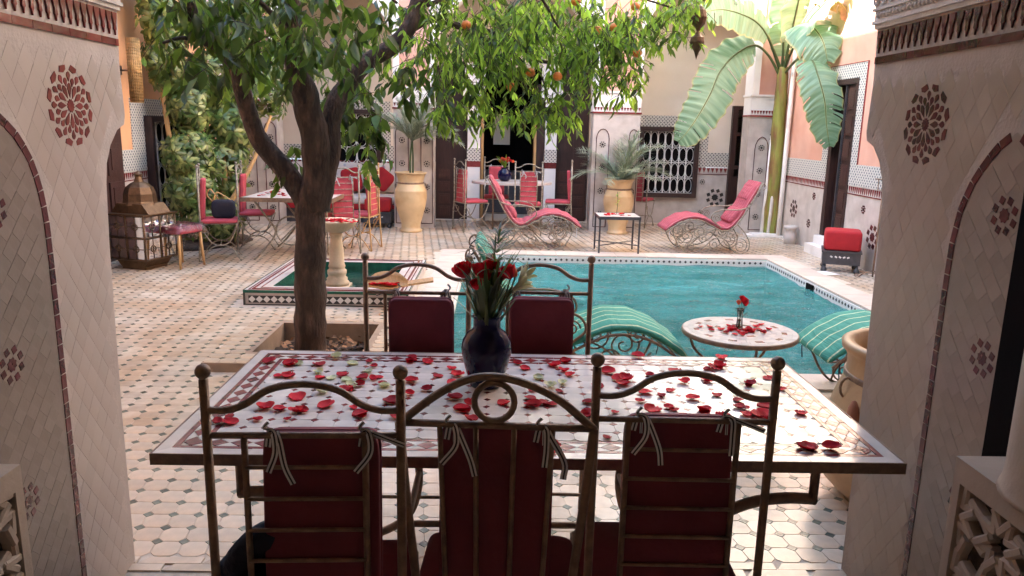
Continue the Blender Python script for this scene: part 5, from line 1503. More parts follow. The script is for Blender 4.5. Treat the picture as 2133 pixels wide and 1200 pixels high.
# ---------------------------------------------------------------- red footstools
def stool(label, loc, rz, w, h0, h1, h2):
    t = thing('footstool', label, 'stool', loc, rz)
    mb = MB(); mb.box(-w/2, w/2, -w/2, w/2, h0, h1); mb.box(-w/2-.012, w/2+.012, -w/2-.012, w/2+.012, h1-.02, h1+.004); mb.build('base', M['grey_metal'], t)
    mb = MB()
    for x in (-.11, -.06, -.015, .03, .075): mb.cbox((x, -w/2-.002, (h0+h1)/2+.012), (.028, .004, .018), Matrix.Rotation(R(30 if x < 0 else -25), 3, 'Y'))
    mb.build('inlay', M['white'], t)
    for sx in (-1, 1):
        for sy in (-1, 1):
            mb = MB(); mb.lathe([(.016, h0), (.018, .06), (.034, .045), (.036, .02), (.02, 0)], (sx*(w/2-.03), sy*(w/2-.03), 0), n=10); mb.build('foot', M['grey_metal'], t)
    mb = MB(); mb.rbox((0, 0, (h1+h2)/2), (w*.98, w*.98, h2-h1), .02, puff=.04, exy=.16, ez=.22, er=.2); mb.build('cushion', M['red_fab'], t)
    return t
stool('cube footstool with bright red cushion by the salmon wall', (4.16, 9.0, 0), R(-22), .42, .10, .26, .50)
stool('cube footstool with red cushion in front of the floral sofa', (-1.92, 12.25, 0), R(3), .42, .08, .25, .46)
mb = MB(); mb.box(-.17, .17, -.12, .12, 0, .004)
o = mb.build('paper_sheet', M['white'], None, (3.82, 8.72, .008)); o.rotation_euler = (0, 0, R(20)); tag(o, 'white sheet of paper lying on the paving by the pool', 'paper')
# tall candle stand
cs = thing('candle_stand', 'tall thin iron candle stand against the salmon wall beside the red footstool', 'candle stand', (4.30, 8.45, 0))
mb = MB(); mb.tube([(0, 0, .03), (0, 0, 1.02)], .011, 6); mb.build('pole', M['iron'], cs)
for k in range(3):
    a = 2*PI*k/3+.4; mb = MB(); mb.tube([(0, 0, .10), (.09*math.cos(a), .09*math.sin(a), .07), (.15*math.cos(a), .15*math.sin(a), .01)], .007, 5); mb.tube([(p[0]*math.cos(a), p[0]*math.sin(a), p[2]) for p in spiral((.17, .03), .03, .008, PI, 1.4, 16)], .005, 5); mb.build('foot', M['iron'], cs)
mb = MB(); mb.tube([(-.06, 0, 1.14), (-.06, 0, 1.02), (.06, 0, 1.02), (.06, 0, 1.14)], .007, 5); mb.box(-.085, .085, -.04, .04, 1.135, 1.145); mb.build('candle_tray', M['iron'], cs)

# ---------------------------------------------------------------- wall lamps
def sconce(label, loc, sx, h, rr, m='brass'):
    t = thing('wall_lamp', label, 'wall lamp', loc)
    mb = MB(); NR = 22
    for k in range(NR):
        z = -h/2+h*k/(NR-1)
        mb.tube([(rr*math.cos(a)*.999, rr*math.sin(a), z) for a in [2*PI*i/20 for i in range(21)]], .0045, 4)
    for i in range(22):
        a = 2*PI*i/22; mb.tube([(rr*math.cos(a), rr*math.sin(a), -h/2), (rr*math.cos(a), rr*math.sin(a), h/2)], .0042, 4)
    mb.build('pierced_shade', M[m], t)
    mb = MB(); mb.lathe([(rr*.93, -h/2), (rr*.93, h/2)], n=20); mb.build('inner_tube', M[m], t)
    mb = MB(); mb.tube([(0, 0, 0), (sx*(rr+.12), 0, 0)], .012, 6); mb.box(min(sx*(rr+.1), sx*(rr+.13)), max(sx*(rr+.1), sx*(rr+.13)), -.05, .05, -.05, .05); mb.build('bracket', M['iron'], t)
sconce('pierced brass cylinder lamp on the orange left wall', (-4.27, 9.27, 2.17), -1, .72, .072, 'gold_brass')
sconce('pierced bronze cylinder lamp on the salmon wall beside the right pillar', (4.33, 8.85, 2.07), 1, .66, .075)

# ---------------------------------------------------------------- big floor lantern, left
fl = thing('floor_lantern', 'large brass and coloured glass floor lantern beside the left pillar', 'lantern', (-3.93, 8.42, 0), R(-18))
b0, b1, hw_ = .12, .60, .235
glz = [M['gl_amber'], M['pane'], M['gl_blue'], M['gl_green'], M['gl_amber'], M['gl_red']]
mb = MB(); mb.box(-.16, .16, -.16, .16, 0, .03); mb.prism([(-.15, .03), (.15, .03), (.225, .12), (-.225, .12)], lambda u, v, d: (u, d, v), -.18, .18); mb.build('base', M['brass'], fl)
mb = MB()
for sx in (-1, 0, 1):
    for sy in (-1, 0, 1):
        if (sx, sy) != (0, 0): mb.tube([(sx*hw_, sy*hw_, b0), (sx*hw_, sy*hw_, b1)], .011, 4)
for z in (b0, (b0+b1)/2, b1): mb.tube([(-hw_, -hw_, z), (hw_, -hw_, z), (hw_, hw_, z), (-hw_, hw_, z), (-hw_, -hw_, z)], .011, 4)
mb.build('brass_frame', M['brass'], fl)
kk = 0
for side in range(4):
    a = side*PI/2
    for cu in (-.5, .5):
        for cv in (.25, .75):
            z0 = b0+(b1-b0)*(cv-.22); z1 = b0+(b1-b0)*(cv+.22)
            q = MB(); u0, u1 = (cu-.42)*hw_, (cu+.42)*hw_
            pts = [(u0, z0), (u1, z0), (u1, z1), (u0, z1)]
            f_ = lambda u, v, d: (u*math.cos(a)+(hw_-d)*math.sin(a), u*math.sin(a)-(hw_-d)*math.cos(a), v)
            q.prism(pts, f_, -.002, .002); q.build('glass_pane', glz[kk % 6], fl); kk += 1
            q = MB(); c0, c1 = (u0+u1)/2, (z0+z1)/2
            q.tube([f_(c0, z0, -.006), f_(c0, z1, -.006)], .004, 4); q.tube([f_(u0, c1, -.006), f_(u1, c1, -.006)], .004, 4)
            q.tube([f_(c0+.035*math.cos(t_), c1+.035*math.sin(t_), -.008) for t_ in [2*PI*i/10 for i in range(11)]], .005, 4); q.build('fretwork', M['brass'], fl)
mb = MB(); mb.box(-.26, .26, -.26, .26, b1, b1+.015); mb.prism([(-.25, b1+.015), (.25, b1+.015), (.165, b1+.12), (-.165, b1+.12)], lambda u, v, d: (u, d, v), -.165, .165); mb.build('shoulder', M['brass'], fl)
mb = MB(); mb.lathe([(.185, b1+.10), (.17, b1+.14), (.165, b1+.22), (.14, b1+.29), (.09, b1+.33), (.05, b1+.35), (.035, b1+.40), (.05, b1+.43), (.0, b1+.47)], n=8, smooth=False); mb.build('dome', M['brass'], fl)

# ---------------------------------------------------------------- little stool wrapped in plastic
bs_ = thing('low_stool', 'small wooden stool with red seat partly covered by clear plastic wrap', 'stool', (-3.57, 8.52, 0), R(-25))
for sx in (-1, 1):
    for sy in (-1, 1):
        mb = MB(); mb.tube([(sx*.15, sy*.15, .38), (sx*.17, sy*.17, 0)], .018, 8, r2=.013); mb.build('leg', M['honey'], bs_)
mb = MB(); mb.rbox((0, 0, .425), (.38, .38, .09), .02); mb.build('seat', M['coral'], bs_)
mb = MB(); NN = 22; vs = []
for j in range(NN+1):
    for i in range(NN+1):
        u, v = i/NN*2-1, j/NN*2-1
        x, y = -.14+u*.36, v*.26
        z = .485+.02*noise.noise(Vector((u*4, v*4, 2)))
        ov = max(0, abs(x)-.18)+max(0, abs(y)-.18)
        z -= ov*(2.6 if x < 0 else 1.6)+.03*noise.noise(Vector((u*9, v*9, 7)))*(1+ov*8)
        vs.append((x, y, max(.02, z)))
mb.add(vs, [(j*(NN+1)+i, j*(NN+1)+i+1, (j+1)*(NN+1)+i+1, (j+1)*(NN+1)+i) for j in range(NN) for i in range(NN)], True); mb.build('plastic_cover', M['plastic'], bs_)

# ---------------------------------------------------------------- left dining group
lt_ = thing('dining_table', 'mosaic topped iron table behind the tree trunk at the left', 'table', (-2.45, 9.48, 0))
mb = MB(); mb.box(-.52, .52, -.65, .65, .725, .755); mb.build('table_top', M['marble'], lt_)
mb = MB(); mb.box(-.53, .53, -.66, -.65, .71, .76); mb.box(-.53, .53, .65, .66, .71, .76); mb.box(-.531, -.521, -.65, .65, .71, .76); mb.box(.521, .531, -.65, .65, .71, .76); mb.build('metal_rim', M['iron'], lt_)
for sy in (-1, 1):
    mb = MB(); mb.tube(smooth_path([(-.42, sy*.5, .71), (-.30, sy*.5, .55), (-.18, sy*.5, .35), (-.30, sy*.5, .15), (-.45, sy*.5, 0)], 6), .012, 6); mb.tube(smooth_path([(.42, sy*.5, .71), (.30, sy*.5, .55), (.18, sy*.5, .35), (.30, sy*.5, .15), (.45, sy*.5, 0)], 6), .012, 6)
    mb.tube([(p[0], sy*.5, p[2]) for p in arc((0, .36), .17, 0, 2*PI, 20)], .010, 6); mb.tube([(-.12, sy*.5, .24), (.12, sy*.5, .48)], .008, 5); mb.build('scroll_leg', M['pale_iron'], lt_)
scatter([(-2.75+random.uniform(-.1, .42), 9.4+random.uniform(-.35, .5)) for _ in range(26)], pm, .757, .04, .06, 'rose petal on the iron table behind the tree', 'petals on the table behind the tree')
LG = 'iron chairs around the table behind the tree'
chair('iron chair at the left table carrying a black bag on its seat', (-3.50, 8.98, 0), R(-72), 'slats', 'pale_iron', 'coral', LG, False)
chair('iron chair at the left table, farther back than the one with the bag', (-3.32, 9.85, 0), R(-80), 'slats', 'pale_iron', 'coral', LG, False)
chair('iron chair with orange-lit slatted back just right of the tree trunk', (-1.93, 9.50, 0), R(25), 'slats', 'pale_iron', 'coral', LG, True)
chair('iron chair seen edge on, behind the pedestal bowl', (-1.62, 9.95, 0), R(80), 'slats', 'honey', 'coral', LG, True)
bg = thing('handbag', 'small black bag with yellow strap standing on a chair at the left table', 'bag', (-3.24, 9.02, .49), R(10))
mb = MB(); mb.rbox((0, 0, .11), (.26, .13, .21), .02, puff=.1); mb.build('body', M['jacket'], bg)
mb = MB(); mb.tube(smooth_path([(-.11, 0, .20), (-.07, 0, .30), (.02, 0, .26), (.10, 0, .20)], 5), .008, 6); mb.tube(smooth_path([(-.12, 0, .2), (-.18, .02, .27), (-.14, .02, .34), (-.05, 0, .22)], 5), .007, 6); mb.build('strap', M['honey'], bg)

# ---------------------------------------------------------------- far central dining group
ct = thing('oval_table', 'oval mosaic table in the far doorway set among red chairs', 'table', (.22, 12.35, 0))
mb = MB()
pr = [(.60*math.cos(2*PI*k/40)*1.0, .42*math.sin(2*PI*k/40)) for k in range(40)]
mb.prism(pr, lambda u, v, d: (u*1.08, v*1.1, d), .725, .76); mb.build('table_top', M['marble'], ct)
for s in (-1, 1):
    mb = MB(); mb.tube([(s*.3, -.2, .725), (s*.3, -.2, 0)], .012, 6); mb.tube([(s*.3, .2, .725), (s*.3, .2, 0)], .012, 6); mb.build('leg', M['iron'], ct)
CG = 'red cushioned iron chairs around the oval table'
chair('far red chair at the left end of the oval table, turned to the right', (-.60, 11.95, 0), R(-62), 'slats', 'pale_iron', 'coral', CG, True)
chair('far red chair behind the oval table facing us, left of the black vase', (-.03, 13.05, 0), R(180), 'slats', 'pale_iron', 'coral', CG, True)
chair('far red chair in front of the oval table with its slatted back to us', (.46, 11.55, 0), R(0), 'slats', 'pale_iron', 'coral', CG, True)
chair('far red chair at the right end of the oval table, seen from the side', (1.17, 12.2, 0), R(85), 'slats', 'pale_iron', 'coral', CG, True)
mb = MB(); mb.lathe([(.0, 0), (.06, 0), (.10, .05), (.115, .10), (.10, .16), (.06, .19), (.055, .21), (.065, .22), (.05, .22), (.045, .18), (0, .17)], n=24)
tag(mb.build('round_vase', M['cobalt'], None, (.10, 12.30, .762)), 'round black vase on the oval table in the far doorway', 'vase')
fb = thing('flower_bunch', 'bunch of red and orange flowers in the round black vase far away', 'bouquet', (.10, 12.30, .96))
for k in range(9):
    a = k*2.4; rr_ = .03+.012*k
    inst('flower', rm[(0, 2, 2, 0, 2, 1)[k % 6]], fb, (rr_*math.cos(a), rr_*math.sin(a)*.6, .10+.015*(k % 4)), (rr_*2*math.sin(a), rr_*4*math.cos(a), a), (.075, .075, .075))
for k in range(26):
    a = rs.uniform(0, 6.28); q = MB(); blade(q, (0, 0, .0), (math.cos(a)*.7-.25, math.sin(a)*.4, 1.3), rs.uniform(.12, .26), .012, .1); q.build('leaf', M['leaf_l'], fb)
chair('red cushioned chair partly hidden behind the right palm urn', (2.30, 12.75, 0), R(-30), 'slats', 'pale_iron', 'coral', None, False)

# ---------------------------------------------------------------- sofa in the alcove
sf = thing('sofa', 'floral upholstered bench sofa in the alcove behind the trees', 'sofa', (-2.6, 13.0, 0))
mb = MB(); mb.box(-1.0, .93, -.32, .44, 0, .30); mb.build('plinth', M['grey_metal'], sf)
mb = MB(); mb.rbox((-.03, -.02, .375), (1.92, .70, .15), .02); mb.build('seat_mattress', M['floral'], sf)
mb = MB(); mb.rbox((-.03, -.34, .27), (1.90, .03, .09), .02); mb.build('red_valance', M['red_fab'], sf)
for k in range(3):
    q = MB(); q.rbox((-.72+k*.66, .34, .70), (.66, .16, .52), .02, Matrix.Rotation(R(-10), 3, 'X')); q.build('back_cushion', M['floral'], sf)
PG = 'red throw pillows on the floral sofa'
q = MB(); q.rbox((0, 0, 0), (.34, .10, .34), .02, Matrix.Rotation(R(-15), 3, 'X') @ Matrix.Rotation(R(38), 3, 'Y')); tag(q.build('throw_pillow', M['red_fab'], None, (-1.98, 13.08, .70)), 'red square pillow standing on its corner on the floral sofa', 'pillow', PG)
q = MB(); q.rbox((0, 0, 0), (.34, .10, .40), .02, Matrix.Rotation(R(-15), 3, 'X') @ Matrix.Rotation(R(-12), 3, 'Y')); tag(q.build('throw_pillow', M['red_fab'], None, (-2.50, 13.08, .68)), 'red pillow leaning on the floral sofa right beside the tree trunk', 'pillow', PG)

# ---------------------------------------------------------------- tray with petals on the basin rim
tr = thing('wooden_scoop', 'leaf shaped wooden scoop full of petals lying on the fountain rim', 'scoop', (-.93, 6.74, .20), R(8))
tr.rotation_euler = (R(28), 0, R(8)); tr.scale = (1.15, 1.15, 1.15)
mb = MB(); NU = 14; vs = []; nn = 9
for i in range(NU+1):
    u = i/NU; x = -.22+.34*u; w_ = .105*math.sin(PI*min(.97, u*.94+.03))**.75
    for j in range(nn): 
        v = 2*j/(nn-1)-1; vs.append((x, v*w_, .055*v*v*min(1, w_/.08)))
n0 = len(vs); vs += [(x, y*1.05, z-.010) for x, y, z in vs]
fs = []
for i in range(NU):
    for j in range(nn-1):
        a = i*nn+j; fs.append((a, a+1, a+nn+1, a+nn)); fs.append((n0+a, n0+a+nn, n0+a+nn+1, n0+a+1))
    a = i*nn; fs.append((a, a+nn, n0+a+nn, n0+a)); a += nn-1; fs.append((a, n0+a, n0+a+nn, a+nn))
mb.add(vs, fs, True); mb.build('bowl', M['honey'], tr)
mb = MB(); mb.cbox((.21, 0, .03), (.20, .045, .018), Matrix.Rotation(R(-10), 3, 'Y')); mb.build('handle', M['honey'], tr)
scatter([(-.93+random.gauss(-.09, .07), 6.74+random.gauss(0, .025)) for _ in range(24)], pm, .205, .045, .065, 'petal heaped in the wooden scoop on the fountain rim', 'petals in the scoop')
scatter([(-1.60+random.gauss(0, .09), 7.45+random.gauss(0, .07)) for _ in range(46)], pm, .68, .045, .06, 'petal floating in the limestone pedestal bowl', 'petals in the pedestal bowl')
scatter([(-2.0+random.gauss(0, .09), 7.0+random.gauss(0, .08)) for _ in range(22)], pm, .02, .04, .06, 'petal or fallen leaf floating in the green basin', 'petals floating in the basin')

# ---------------------------------------------------------------- carved plaster plinths nearest the camera
def carved_block(sx, label, x0, y0, y1, z0, z1):
    t = thing('carved_plinth', label, 'plinth', (sx*x0, (y0+y1)/2, 0))
    d_ = (y1-y0)/2; W_ = .30
    q_ = lambda a, b: (min(sx*a, sx*b), max(sx*a, sx*b))
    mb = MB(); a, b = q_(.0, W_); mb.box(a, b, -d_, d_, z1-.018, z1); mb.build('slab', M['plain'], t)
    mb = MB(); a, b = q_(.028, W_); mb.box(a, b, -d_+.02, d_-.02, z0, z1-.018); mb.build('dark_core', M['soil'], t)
    mb = MB(); a, b = q_(.0, .022)
    mb.box(a, b, d_-.022, d_, z0, z1-.018); mb.box(a, b, -d_, -d_+.022, z0, z1-.018); mb.box(a, b, -d_+.022, d_-.022, z1-.045, z1-.018); mb.box(a, b, -d_+.022, d_-.022, z0, z0+.03)
    def strap(p, r_, w=.0085, x1=.016):
        d = Vector((r_[0]-p[0], r_[1]-p[1])); l = d.length
        if l < 1e-4: return
        d /= l; n_ = Vector((-d.y, d.x))*w; e = d*w*.5
        a_, b_ = Vector(p)-e, Vector(r_)+e
        q4 = [a_-n_, b_-n_, b_+n_, a_+n_]; i4 = [a_-n_*.55, b_-n_*.55, b_+n_*.55, a_+n_*.55]
        mb.add([(sx*.024, u[0], u[1]) for u in q4]+[(sx*(.024-x1), u[0], u[1]) for u in q4]+[(sx*(.024-x1-.004), u[0], u[1]) for u in i4],
               [(0,1,5,4),(1,2,6,5),(2,3,7,6),(3,0,4,7),(4,5,9,8),(5,6,10,9),(6,7,11,10),(7,4,8,11),(8,9,10,11)], False)
    # interlaced star lattice of chamfered bars
    pitch = .125; rr = .058
    for i in range(-4, 5):
        for k in range(0, 6):
            cy_, cz_ = i*pitch, z0+.06+k*pitch
            n8 = [(cy_+rr*math.cos(PI/8+q*PI/4), cz_+rr*math.sin(PI/8+q*PI/4)) for q in range(8)]
            ins = [(cy_+rr*.45*math.cos(q*PI/4), cz_+rr*.45*math.sin(q*PI/4)) for q in range(8)]
            segs = []
            for q in range(8):
                segs.append((n8[q], ins[(q+1) % 8])); segs.append((ins[(q+1) % 8], n8[(q+1) % 8]))
                if q % 2 == 0: segs.append((n8[q], (n8[q][0]+(n8[q][0]-cy_)*.6, n8[q][1]+(n8[q][1]-cz_)*.6)))
            for p, r_ in segs:
                if max(abs(p[0]), abs(r_[0])) > d_-.02 or max(p[1], r_[1]) > z1-.04 or min(p[1], r_[1]) < z0+.02: continue
                strap(p, r_, .0085, .016+random.uniform(-.002, .003))
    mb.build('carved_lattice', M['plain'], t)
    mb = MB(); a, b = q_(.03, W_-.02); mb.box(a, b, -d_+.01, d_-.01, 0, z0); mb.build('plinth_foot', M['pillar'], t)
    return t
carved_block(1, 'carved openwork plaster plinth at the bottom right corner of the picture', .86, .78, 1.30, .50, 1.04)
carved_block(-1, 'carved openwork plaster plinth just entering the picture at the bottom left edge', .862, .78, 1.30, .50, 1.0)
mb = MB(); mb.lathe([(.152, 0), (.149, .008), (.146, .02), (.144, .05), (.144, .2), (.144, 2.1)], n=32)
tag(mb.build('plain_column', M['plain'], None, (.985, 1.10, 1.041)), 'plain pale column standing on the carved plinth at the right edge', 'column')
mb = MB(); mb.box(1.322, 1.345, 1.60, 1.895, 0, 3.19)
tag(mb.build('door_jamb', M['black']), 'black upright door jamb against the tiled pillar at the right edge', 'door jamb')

# ================================================================ PLANTS
# ---------------------------------------------------------------- planting hole and its raised kerb
pk = thing('tree_pit', 'square planting pit with tiled kerb around the foot of the orange tree', 'tree pit', (-1.30, 5.45, 0))
hx0, hx1, hy0, hy1 = HOLE
def lb(mb, a, b, c, d_, e, f): mb.box(a+1.30, b+1.30, c-5.45, d_-5.45, e, f)
mb = MB(); lb(mb, -1.93, hx0, 4.80, 6.02, 0, .062); lb(mb, hx0, hx1, 4.80, hy0, 0, .062); lb(mb, hx0, hx1, hy1, 6.02, 0, .062); lb(mb, hx1, -.72, 4.80, 6.02, 0, .062)
mb.build('kerb', M['kerb'], pk)
mb = MB(); lb(mb, hx0-.02, hx0, hy0, hy1, -.30, .0); lb(mb, hx1, hx1+.02, hy0, hy1, -.30, .0); lb(mb, hx0-.02, hx1+.02, hy0-.02, hy0, -.30, .0); lb(mb, hx0-.02, hx1+.02, hy1, hy1+.02, -.30, .0); mb.build('pit_wall', M['kerb'], pk)
for i in range(13):
    for j in range(12):
        x = -1.93+.05+i*P; y = 4.80+.053+j*P*.975
        if x > -.76 or (hx0-.045 < x < hx1+.045 and hy0-.045 < y < hy1+.045): continue
        inst('tile', random.choice(oct_var), pk, (x+1.30, y-5.45, .0625), (random.uniform(-.01,.01), random.uniform(-.01,.01), 0), (.97, .95, 1))
        inst('corner_diamond', dia_me, pk, (x+1.30+P/2, y-5.45+P/2, .0625)) if not (hx0-.08 < x < hx1+.03 and hy0-.08 < y < hy1+.03) and x+P/2 < -.76 and y+P/2 < 5.98 else None
mb = MB(); NN = 16; vs = []
for j in range(NN+1):
    for i in range(NN+1):
        x = hx0+(hx1-hx0)*i/NN; y = hy0+(hy1-hy0)*j/NN
        vs.append((x+1.30, y-5.45, -.085+.03*noise.noise(Vector((x*9, y*9, 0)))))
mb.add(vs, [(j*(NN+1)+i, j*(NN+1)+i+1, (j+1)*(NN+1)+i+1, (j+1)*(NN+1)+i) for j in range(NN) for i in range(NN)], True); mb.build('soil', M['soil'], pk)
mb = MB()
for k in range(420):
    x, y = random.uniform(hx0+.03, hx1-.03), random.uniform(hy0+.03, hy1-.03)
    p = Vector((x+1.30, y-5.45, -.06+random.uniform(-.01, .03))); a = random.uniform(0, 6.28); s = random.uniform(.015, .032); tl = random.uniform(-.012, .012)
    u = Vector((math.cos(a)*s, math.sin(a)*s, tl)); v = Vector((-math.sin(a)*s*.5, math.cos(a)*s*.5, -tl))
    mb.add([p-u, p-v, p+u, p+v], [(0, 1, 2, 3)])
mb.build('leaf_litter', M['litter'], pk, kind='stuff')
for k in range(5):
    q = MB(); x = -1.18+.05*k; q.tube(smooth_path([(x+1.30, hy0+.1+.1*k-5.45, -.03), (x+1.36, hy0+.25+.05*k-5.45, .02-.01*k), (x+1.45, hy0+.3+.09*k-5.45, -.04)], 4), .018-.002*k, 6, r2=.008); q.build('root', M['bark'], pk)

# ---------------------------------------------------------------- the orange tree
ot = thing('orange_tree', 'dark trunked bitter orange tree forking low in the middle of the courtyard', 'tree', (-1.35, 5.42, -.09))
o3 = Vector((-1.35, 5.42, -.09))
def limb(name, pts, r0, r1, n=12, parent=ot, knob=.10):
    P_ = smooth_path([Vector(p)-o3 for p in pts], 7)
    m = len(P_); rr = []
    for k in range(m):
        t = k/(m-1); r = r0+(r1-r0)*t
        rr.append(r)
    q = MB(); q.tube(P_, rr, n)
    # lumpy bark
    q.v = [tuple(Vector(v)+ (Vector((noise.noise(Vector(v)*6), noise.noise(Vector(v)*6+Vector((9, 0, 0))), 0))*r0*knob*1.6)+(Vector((noise.noise(Vector(v)*22), noise.noise(Vector(v)*22+Vector((3, 0, 0))), 0))*r0*knob*.6)) for v in q.v]
    return q.build(name, M['bark'], parent)
limb('trunk', [(-1.37,5.42,-.14),(-1.365,5.415,.0),(-1.36,5.41,.27),(-1.345,5.4,.59),(-1.335,5.4,.87),(-1.325,5.4,1.05),(-1.28,5.39,1.20)], .120, .100, 24)
limb('limb', [(-1.33,5.4,.86),(-1.37,5.4,1.08),(-1.50,5.38,1.30),(-1.63,5.33,1.48),(-1.69,5.28,1.66),(-1.70,5.2,1.81),(-1.73,5.1,2.02),(-1.87,5.0,2.15),(-1.90,4.9,2.30),(-1.92,4.8,2.6)], .078, .040)
limb('limb', [(-1.29,5.4,1.02),(-1.27,5.35,1.48),(-1.30,5.3,1.73),(-1.34,5.25,1.95),(-1.36,5.2,2.15),(-1.36,5.15,2.38),(-1.34,5.1,2.7),(-1.28,5.1,3.1)], .105, .050)
limb('limb', [(-1.26,5.4,1.05),(-1.19,5.42,1.40),(-1.16,5.45,1.70),(-1.08,5.5,1.87),(-.93,5.55,2.04),(-.77,5.6,2.16),(-.66,5.65,2.28),(-.61,5.7,2.44),(-.5,5.8,2.75)], .075, .048)
for pts, r in (([(-.68,5.65,2.26),(-.49,5.7,2.36),(-.29,5.75,2.32),(-.05,5.85,2.29),(.17,5.9,2.2),(.28,5.9,2.11),(.5,6.0,2.11)], .032), ([(-.63,5.7,2.42),(-.29,5.8,2.55),(.12,5.9,2.66),(.56,6.0,2.62),(1.05,6.1,2.60),(1.47,6.15,2.5)], .018),
               ([(-1.73,5.1,2.02),(-1.81,4.9,2.08),(-1.91,4.8,2.1),(-1.99,4.7,2.06)], .022), ([(-1.35,5.2,2.15),(-1.45,5.0,2.3),(-1.55,4.8,2.41),(-1.6,4.6,2.5)], .022),
               ([(-1.34,5.15,2.4),(-1.1,4.9,2.5),(-.8,4.7,2.45),(-.6,4.6,2.3)], .022), ([(.17,5.9,2.2),(.3,5.8,2.0),(.36,5.8,1.8)], .010), ([(.56,6.0,2.5),(.75,6.0,2.3),(.95,6.1,2.12)], .012), ([(-.61,5.7,2.44),(-.2,5.4,2.6),(.2,5.3,2.5),(.4,5.5,2.3)], .020)):
    limb('branch', pts, r, r*.35, 7)
BLOBS = [((-1.85, 4.9, 2.31), 0.28, 0.35, 0.2), ((-1.93, 4.8, 2.07), 0.1, 0.3, 0.12), ((-1.61, 4.7, 2.17), 0.4, 0.4, 0.24), ((-1.65, 4.6, 1.92), 0.18, 0.3, 0.12), ((-1.39, 4.8, 2.25), 0.5, 0.4, 0.26), ((-1.75, 6.0, 2.06), 0.4, 0.35, 0.22), ((-1.61, 6.0, 1.9), 0.3, 0.3, 0.12), ((-1.05, 4.8, 2.23), 0.45, 0.4, 0.24), ((-1.17, 6.0, 2.07), 0.35, 0.3, 0.26), ((-1.19, 5.0, 2.05), 0.3, 0.15, 0.14), ((-1.53, 5.5, 1.4), 0.1, 0.1, 0.07), ((-1.04, 5.7, 1.65), 0.2, 0.2, 0.15), ((-0.8, 4.9, 1.69), 0.12, 0.15, 0.13), ((-0.92, 5.5, 1.48), 0.12, 0.15, 0.1), ((-1.01, 5.9, 1.86), 0.2, 0.3, 0.12), ((-0.81, 6.0, 2.39), 0.4, 0.3, 0.22), ((-0.47, 5.1, 1.91), 0.2, 0.3, 0.2), ((-0.33, 4.9, 1.71), 0.16, 0.2, 0.1), ((-0.38, 5.6, 2.16), 0.45, 0.6, 0.28), ((-0.11, 5.6, 2.36), 0.5, 0.7, 0.3), ((-0.11, 5.8, 2.05), 0.35, 0.5, 0.22), ((-0.0, 5.9, 1.76), 0.16, 0.3, 0.12), ((0.24, 5.9, 2.34), 0.5, 0.7, 0.3), ((0.32, 5.9, 1.92), 0.3, 0.4, 0.2), ((0.39, 5.8, 1.71), 0.13, 0.2, 0.1), ((0.57, 6.0, 2.39), 0.45, 0.7, 0.28), ((0.69, 6.0, 2.08), 0.28, 0.4, 0.2), ((0.91, 6.1, 2.41), 0.38, 0.6, 0.24), ((0.96, 6.1, 2.06), 0.17, 0.3, 0.14), ((1.2, 6.1, 2.52), 0.33, 0.5, 0.2), ((1.44, 6.2, 2.61), 0.28, 0.4, 0.14), ((1.3, 6.1, 2.35), 0.13, 0.3, 0.12), ((0.17, 5.6, 1.76), 0.25, 0.2, 0.12), ((0.54, 5.9, 1.81), 0.15, 0.25, 0.12), ((-0.28, 5.7, 1.78), 0.2, 0.2, 0.12), ((1.0, 6.1, 1.99), 0.14, 0.25, 0.13), ((0.73, 5.8, 2.23), 0.3, 0.3, 0.2)]
FRUIT = [(-0.24, 5.5, 2.3), (0.41, 5.6, 1.98), (0.22, 5.7, 2.01), (0.08, 5.6, 1.9), (1.02, 5.9, 2.18), (0.69, 5.7, 2.31), (0.84, 5.9, 2.36), (0.99, 5.9, 2.51), (0.52, 5.6, 2.49)]
BL = list(BLOBS)
# the crown above the frame
rb = random.Random(11)
for k in range(26):
    a = rb.uniform(0, 6.28); r_ = rb.uniform(0, 1.7)
    if -.4+r_*1.15*math.cos(a) < -1.5: continue
    BL.append(((-.4+r_*1.15*math.cos(a), 5.5+r_*.9*math.sin(a), 2.85+rb.uniform(0, .9)), .5, .5, .32))
def leaf_pts(q, p, d, up, L_, w, fold=.25, curl=.25, seg=2):
    """8-vertex folded, curved leaf"""
    d = d.normalized(); s = d.cross(up)
    if s.length < 1e-3: s = d.orthogonal()
    s.normalize(); nn = s.cross(d)
    a = p; c1 = p+d*L_*.33-nn*L_*curl*.10; c2 = p+d*L_*.68-nn*L_*curl*.32; e = p+d*L_-nn*L_*curl*.75
    w1, w2 = w*.5, w*.40
    f = fold*w
    q.add([a, c1-s*w1+nn*f, c1, c1+s*w1+nn*f, c2-s*w2+nn*f*.8, c2, c2+s*w2+nn*f*.8, e],
          [(0, 2, 1), (0, 3, 2), (1, 2, 5, 4), (2, 3, 6, 5), (4, 5, 7), (5, 6, 7)], True)
rt_ = random.Random(3)
dark, young = MB(), MB()  # young: leaves whose colour carries light shining through the crown
leafobj = []
def gauss3(b):
    (c, rx, ry, rz) = b
    while True:
        x, y, z = rt_.uniform(-1, 1), rt_.uniform(-1, 1), rt_.uniform(-1, 1)
        if x*x+y*y+z*z < 1: return Vector((c[0]+x*rx, c[1]+y*ry, c[2]+z*rz))-o3
twigs = MB()
